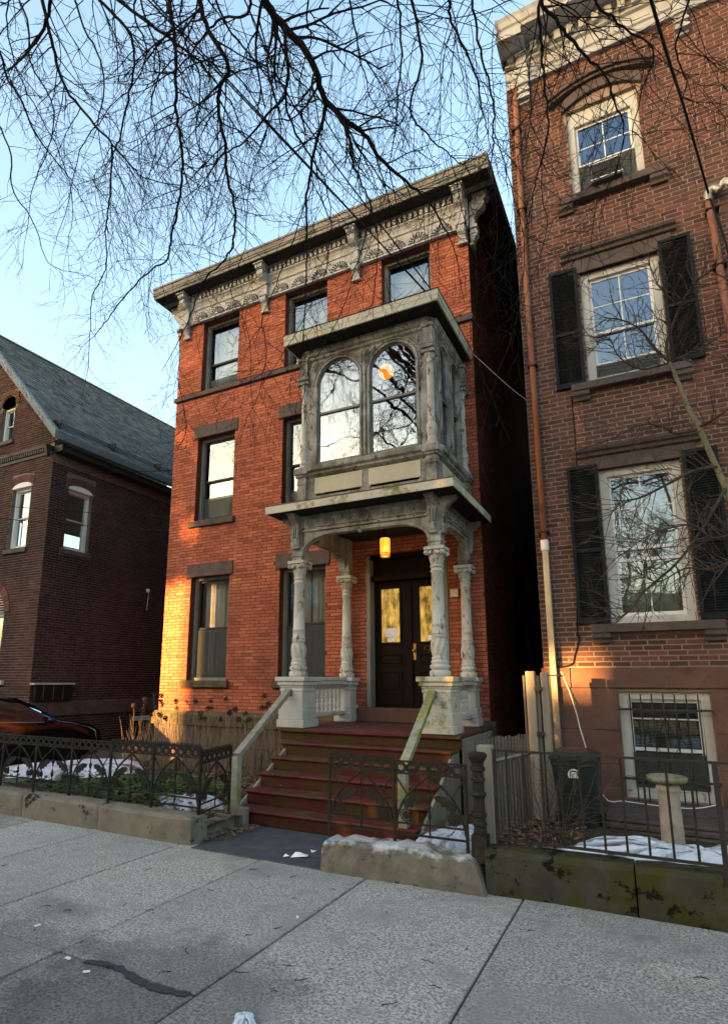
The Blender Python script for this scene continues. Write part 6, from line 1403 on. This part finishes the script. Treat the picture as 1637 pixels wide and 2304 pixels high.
('f8',((0.2,-4.1,6.19),(0.09,-4.0,5.93),(-0.07,-3.9,5.76),(-0.14,-3.8,5.45)),0.005,0.003),
('f9',((-2.66,-4.1,6.43),(-2.81,-3.97,6.02),(-3.1,-3.85,5.75),(-3.48,-3.72,5.42),(-3.81,-3.6,5.22)),0.005,0.003),
]
CROTCH = Vector((-3.6, -11.0, 5.6))
tree = thing('street_tree', 'bare street tree whose dark branches hang across the top of view', 'tree', (-3.6, -11.0, -.03))
tk = MB(); tk.tube(smoothpts([(-3.6, -11.0, -.1), (-3.62, -11.0, .4), (-3.6, -11.02, 2.5), (-3.58, -11.0, 4.5), CROTCH]), .36, .24, n=14); tk.build('trunk', 'bark', tree, smooth=True)
rng = random.Random(11); tw = MB(); started = {}
for i, (nm, pts, r0, r1) in enumerate(LIMBS):
    pts = [Vector(p) for p in pts]
    sp = smoothpts(pts, 5)
    for k in range(1, len(sp)-1): sp[k] += Vector((rng.uniform(-1, 1), rng.uniform(-1, 1), rng.uniform(-1, 1)))*.012
    r0, r1 = r0*1.05, r1*1.1; l = MB(); l.tube(sp, r0, r1, n=7); 
    if nm.isupper() and (len(nm) == 1 or nm in ('AA', 'BB')):
        p0 = pts[0]; dr = (pts[0]-pts[1]).normalized()
        mid = CROTCH.lerp(p0, .55)+Vector((0, 0, 1.6)); conn = smoothpts([CROTCH-Vector((0, 0, .3)), CROTCH.lerp(p0, .2)+Vector((0, 0, 1.0)), mid, p0.lerp(mid, .25)+Vector((0, 0, .25)), p0], 5); l.tube(conn, max(.06, r0*2), r0, n=7)
    l.build('limb', 'bark', tree, smooth=True)
    for k in range(2, len(sp)-1):
        if rng.random() < .74:
            d = (sp[k+1]-sp[k-1]).normalized(); ax = d.orthogonal().normalized(); ax.rotate(Matrix.Rotation(rng.uniform(0, 6.28), 3, d))
            t = k/len(sp); grow(tw, sp[k], (d*.55+ax*.9+Vector((0, 0, -.12))).normalized(), rng.uniform(.45, 1.15)*(1.1-.45*t), max(.0035, (r0+(r1-r0)*t)*.42), 2, rng, .05, .17)
    grow(tw, sp[-1], (sp[-1]-sp[-3]).normalized(), rng.uniform(.4, .8), r1, 2, rng, .05, .17)
# finer twig masses further up and to the left
for (cx, cy, cz, n) in ((-4.6, -5.3, 7.4, 9), (-5.2, -5.0, 6.9, 9), (-4.4, -4.8, 7.9, 8), (-3.9, -4.9, 7.6, 8), (-5.0, -4.6, 7.9, 8), (-3.0, -4.4, 8.4, 6), (-1.7, -4.5, 7.6, 7), (-.9, -4.6, 7.1, 6), (-2.4, -4.3, 8.0, 6)):
    for k in range(n):
        p = Vector((cx+rng.uniform(-.5, .5), cy+rng.uniform(-.4, .4), cz+rng.uniform(-.1, .6))); grow(tw, p, Vector((rng.uniform(-.5, .5), rng.uniform(.1, .7), -.75)).normalized(), rng.uniform(.7, 1.3), .0045, 2, rng, .04, .15)
tw.build('twigs', 'bark_twig', tree, kind='stuff')
# upper crown behind the camera, seen in the window panes
cr = MB(); lim = MB()
for k in range(11):
    a = rng.uniform(0, 6.28); d = Vector((math.cos(a)*.8, math.sin(a)*.8-.15, .9)).normalized(); p = CROTCH.copy(); pts = [p.copy()]
    for q in range(7): d = (d+Vector((rng.uniform(-.2, .2), rng.uniform(-.2, .2), rng.uniform(-.16, .10)))).normalized(); p = p+d*.85; pts.append(p.copy())
    if any((q-CAMP).normalized().dot(fwd) > .70 for q in pts[2:]): continue
    lim.tube(smoothpts(pts, 3), .12, .02, n=6)
    for q in range(2, 8):
        for _ in range(3): grow(cr, pts[q], (d+Vector((rng.uniform(-1, 1), rng.uniform(-1, .3), rng.uniform(-.4, .8)))).normalized(), rng.uniform(.9, 1.7), .016, 1, rng, .02, .2)
lim.build('upper_limbs', 'bark', tree, smooth=True); cr.build('upper_twigs', 'bark_twig', tree, kind='stuff')
# slender pale tree before the brown house
RTL = [
('t',((0.83,-2.6,3.04),(0.79,-2.57,3.36),(0.73,-2.53,3.65),(0.63,-2.5,4.09),(0.57,-2.47,4.31),(0.51,-2.43,4.64),(0.46,-2.4,4.89)),0.042,0.022),
('a',((0.46,-2.4,4.89),(0.33,-2.45,5.08),(0.22,-2.5,5.29),(0.06,-2.55,5.42),(-0.1,-2.6,5.47)),0.016,0.004),
('b',((0.46,-2.4,4.89),(0.45,-2.46,5.09),(0.6,-2.52,5.42),(0.74,-2.58,5.6),(0.93,-2.64,5.69),(1.12,-2.7,5.77)),0.016,0.005),
('c',((0.46,-2.4,4.89),(0.18,-2.48,4.85),(-0.01,-2.55,5.02),(-0.08,-2.62,5.21),(-0.21,-2.7,5.15)),0.012,0.003),
('d',((0.63,-2.5,4.07),(0.43,-2.56,4.04),(0.32,-2.62,4.11),(0.13,-2.68,4.15),(-0.12,-2.74,4.04),(-0.42,-2.8,3.95)),0.016,0.004),
('e',((0.63,-2.5,4.09),(0.77,-2.65,4.1),(0.94,-2.8,4.17)),0.014,0.006),
('f',((0.73,-2.55,3.64),(0.54,-2.62,3.61),(0.3,-2.69,3.49),(0.06,-2.76,3.37),(-0.1,-2.83,3.33),(-0.22,-2.9,3.19)),0.018,0.004),
('g',((0.77,-2.6,3.4),(0.54,-2.7,3.01),(0.29,-2.8,2.68),(0.01,-2.9,2.43),(-0.11,-3.0,2.26),(-0.24,-3.1,2.14)),0.016,0.004),
('h',((0.78,-2.8,2.71),(0.56,-2.9,2.59),(0.35,-3.0,2.6),(0.13,-3.1,2.48),(-0.01,-3.2,2.55)),0.012,0.003),
('i',((0.81,-2.7,2.94),(0.6,-2.78,2.9),(0.46,-2.86,3.02),(0.25,-2.94,2.99),(0.06,-3.02,2.91),(-0.1,-3.1,2.78)),0.012,0.003),
('j',((0.6,-2.5,5.43),(0.42,-2.6,5.69),(0.36,-2.7,5.91)),0.008,0.003),
('k',((0.46,-2.4,4.89),(0.59,-2.5,4.88),(0.74,-2.6,4.88),(0.96,-2.7,4.95)),0.012,0.004),
]
rt = thing('young_tree', 'slender pale-barked young tree with budded twigs before the brown house', 'tree', (1.35, -2.6, .1))
rng = random.Random(23); tw = MB()
for nm, pts, r0, r1 in RTL:
    pts = [Vector(p) for p in pts]; sp = smoothpts(pts, 5)
    if nm == 't': sp = smoothpts([(1.35, -2.6, .08), (1.28, -2.6, 1.0), (1.12, -2.6, 2.4), pts[0]], 4)[:-1]+sp
    MB().tube(sp, r0*(.95 if nm == 't' else 1), r1*(.8 if nm == 't' else 1), n=8).build('trunk' if nm == 't' else 'limb', 'bark_pale' if nm in 't' else 'twig_brown', rt, smooth=True)
    if nm == 't': continue
    for k in range(1, len(sp)-1):
        for _ in range(2):
            d = (sp[k+1]-sp[k-1]).normalized(); ax = d.orthogonal().normalized(); ax.rotate(Matrix.Rotation(rng.uniform(0, 6.28), 3, d)); ax.y *= .7
            grow(tw, sp[k], (d*.6+ax*.9).normalized(), rng.uniform(.22, .5), .005, 2, rng, -.01, .26)
    grow(tw, sp[-1], (sp[-1]-sp[-3]).normalized(), .35, .004, 2, rng, 0, .25)
tw.build('twigs', 'twig_brown', rt, kind='stuff')
# tangled bare shrub behind the railing
vs_ = thing('bare_shrub', 'tangle of bare brown vine stems behind the railing by the bin', 'shrub', (-.95, -3.0, .1)); tw = MB(); rng = random.Random(31)
for k in range(16):
    p = Vector((rng.uniform(-1.12, -.80), rng.uniform(-3.2, -2.75), .1)); grow(tw, p, Vector((rng.uniform(-.3, .45), rng.uniform(-.3, .3), 1)).normalized(), rng.uniform(.5, .95), .006, 2, rng, .035, .22)
tw.build('stems', 'twig_brown', vs_)

# ------------------------------------------------------------------ wires
def wire(pts, r, label, sag=0, mat='cable_black', k=8):
    p = [Vector(q) for q in pts]; sp = smoothpts(p, k) if len(p) > 2 else [p[0].lerp(p[1], t/16)-Vector((0, 0, sag*4*(t/16)*(1-t/16))) for t in range(17)]
    single(MB().tube(sp, r, n=6), 'overhead_cable', mat, label, 'cable', tuple(p[-1]), 'overhead cables')
A = Vector((-2.32, -1.78, 7.10))
for (B, o, lb_) in (((-4.45, -5.2, 9.42), 0, 'upper strand of left twin cables slanting to the oriel roof corner'), ((-4.45, -5.2, 9.36), .03, 'lower strand of left twin cables slanting to the oriel roof corner')):
    B = Vector(B); wire([A+Vector((o-.06, 0, -o)), B, B+(B-A)*2.2], .010, lb_)
wire([A+Vector((.03, 0, 0)), (-3.47, -3.6, 9.0), (-3.75, -5.0, 9.15+.9), (-4.6, -9, 11.5), (-6, -14, 12)], .010, 'right cable of the pair reaching the oriel roof from the top')
wire([(1.26, RY-.12, 8.10), (.87, -2.5, 7.77), (.48, -4.5, 6.99), (-.6, -9.6, 6.4), (-3, -16, 8)], .014, 'thick black service cable dropping to the conduit on the brown house')
wire([(1.26, RY-.12, 8.08), (1.36, RY-.2, 7.2), (1.50, RY-.16, 5.8)], .013, 'black cable hanging from the conduit head down the brown house')
wire([(-12.47, -1.5, 6.2), (-10.73, -1, 6.02), (-8.77, .35, 6.2)], .007, 'highest thin wire crossing in front of the sooty house')
wire([(-12.32, -1.5, 5.38), (-8.77, .35, 5.12)], .007, 'middle thin wire crossing in front of the sooty house', .03)
wire([(-12.27, -1.5, 5.08), (-8.77, .35, 4.8)], .008, 'lowest thin wire crossing in front of the sooty house', .03)
wire([(-2.20, -.02, 7.05), (-1.66, .5, 6.48), (-1.29, .9, 6.2)], .006, 'pale wire sagging across the alley from the oriel roof', mat='cable_white')

# ------------------------------------------------------------------ across the street (seen in the window panes, and shading this side)
SLOPE = math.tan(SUN_AZ)
YO = -34.0
def back(x, y, z):                      # where the sun ray that ends at (x, y, z) leaves the far building line
    t = (y-YO)/math.cos(SUN_AZ); return x-(y-YO)*SLOPE, z+t*math.tan(SUN_EL)
G1 = (back(-11.5, 0, 0)[0], back(-8.10, 0, 0)[0]); GZ1 = (back(0, 0, .1)[1], back(0, 0, 3.9)[1])
G2 = (back(-1.13, RY, 0)[0], back(-.60, RY, 0)[0]); GZ2 = (back(0, RY, 1.55)[1], back(0, RY, 2.6)[1])
HB = back(0, RY, 12.6)[1]
def opposite(name, label, x0, x1, y0, y1, z0, z1, mat='far_brick', win=True, left=True):
    """plan ends slant along the sun azimuth so the gaps pass the low sun"""
    h = thing(name, label, 'building', ((x0+x1)/2, y1, 0), 'buildings across the street'); k = (y1-y0)*SLOPE
    MB().prism([(x0-k*left, y0), (x1-k, y0), (x1, y1), (x0, y1)], z0, z1, 'xy').build('wall', mat, h)
    if not win: return h
    c = MB(); c.box(x0-.2, x1+.2, y1+.001, y1+.5, z1-.6, z1-.02); c.build('cornice', 'paint_white', h)
    n = max(1, int((x1-x0)/2.4)); fl = int(z1/3.6)
    for i in range(n):
        for k in range(fl):
            x = x0+(i+.5)*(x1-x0)/n; z = 1.3+k*3.5
            if z > z0+.3:
                f = MB(); ring(f, x-.55, x+.55, z, z+2.0, .1, y1+.001, y1+.06); f.box(x-.45, x+.45, y1+.002, y1+.05, z+.97, z+1.04); wn_ = f.build('window', 'paint_white', h)
                MB().box(x-.45, x+.45, y1+.003, y1+.01, z+.1, z+1.9).build('pane', 'window_glass', wn_)
    return h
opposite('opposite_building', 'tall brick block across the street shaped to mask the sun, far left', -150, G1[0], YO-10, YO, -.2, HB, left=False)  # tall blocks are unseen; their height and gaps are shaped to mask the sun
opposite('opposite_building', 'tall brick block across the street shaped to mask the sun, left of centre', G1[1], G2[0], YO-10, YO, -.2, HB)
opposite('opposite_building', 'tall brick block across the street shaped to mask the sun, right of the narrow gap', G2[1], -11.5, YO-10, YO, -.2, HB)
opposite('opposite_building', 'low brick house across the street, straight behind the viewer', -6, 5, YO-8, YO, -.2, 7.2)
opposite('opposite_building', 'low brick house across the street, far right behind the viewer', 9, 24, YO-8, YO, -.2, 7.6)
opposite('wide_gap_blocker', 'unseen low brick block added to cut the wide sun beam from below', G1[0]+.05-SLOPE, G1[1]-.05-SLOPE, YO-8, YO-1, -.2, GZ1[0], win=False)  # added out of view to stop the wide sun beam near the ground
opposite('lower_gap_blocker', 'unseen low block added under the sun beam in the narrow gap', G2[0]+.02-SLOPE, G2[1]-.02-SLOPE, YO-8, YO-1, -.2, GZ2[0], win=False)  # added out of view; stops the narrow beam below the lit patch
opposite('upper_gap_blocker', 'unseen upper block added over the sun beam in the narrow gap', G2[0]+.02-SLOPE, G2[1]-.02-SLOPE, YO-8, YO-1, GZ2[1], HB-.2, win=False)  # added out of view; caps the narrow beam above the lit patch
ETX = (G1[0]+G1[1])/2-3*SLOPE
et = thing('sun_screen_tree', 'unseen dark evergreen added to cut the wide sun beam from above', 'tree', (ETX, YO-3, -.2)); rng = random.Random(77)  # tree added out of view so its crown caps the wide sun beam
MB().tube([(ETX, YO-3, -.2), (ETX, YO-3, 14)], .13, .05, n=8).build('trunk', 'bark', et)
cr = MB()
for k in range(5200):
    z = rng.uniform(GZ1[1], 20); r_ = 2.6*(1-max(0, z-13)/9)*math.sqrt(rng.random()); a = rng.uniform(0, 6.28); p = Vector((ETX+r_*math.cos(a), YO-3+r_*math.sin(a), z)); s = rng.uniform(.2, .38)
    u_ = Vector((rng.uniform(-1, 1), rng.uniform(-1, 1), rng.uniform(-.6, .6))).normalized(); v_ = u_.orthogonal().normalized(); cr.add([p+u_*s, p+v_*s*.6, p-u_*s, p-v_*s*.6], [(0, 1, 2, 3)])
cr.build('crown', 'evergreen', et, kind='stuff')

# bare trees on the green across the street
def far_tree(x, y, h, seed, label):
    rng = random.Random(seed); t = thing('park_tree', label, 'tree', (x, y, -.2), 'bare trees across the street'); tr = MB(); tw = MB()
    tr.tube([(x, y, -.3), (x+.1, y, h*.25), (x, y+.1, h*.42)], h*.028, h*.017, n=8); top = Vector((x, y+.1, h*.42))
    for k in range(9):
        a = rng.uniform(0, 6.28); d = Vector((math.cos(a)*.6, math.sin(a)*.6, .85)).normalized(); p = top-Vector((0, 0, h*.05*(k % 3))); pts = [p.copy()]
        for q in range(6): d = (d+Vector((rng.uniform(-.22, .22), rng.uniform(-.22, .22), rng.uniform(-.1, .12)))).normalized(); p = p+d*h*.09; pts.append(p.copy())
        tr.tube(pts, h*.011, h*.002, n=5)
        for q in range(1, 7):
            for _ in range(3): grow(tw, pts[q], (d*.4+Vector((rng.uniform(-1, 1), rng.uniform(-1, 1), rng.uniform(-.2, .9)))).normalized(), rng.uniform(.10, .19)*h, .028, 1, rng, 0, .2)
    tr.build('trunk', 'bark', t); tw.build('twigs', 'bark_twig', t, kind='stuff')
for i, (x, y, h, l) in enumerate(((6, -27, 13, 'bare tree across the street, mirrored in the right house windows'), (-9, -30, 15, 'big bare tree across the street behind the viewer, left'), (-1, -36, 14, 'bare tree across the street, farther back in the middle'), (14, -31, 14, 'bare tree across the street, far right behind the viewer'))): far_tree(x, y, h, 90+i, l)
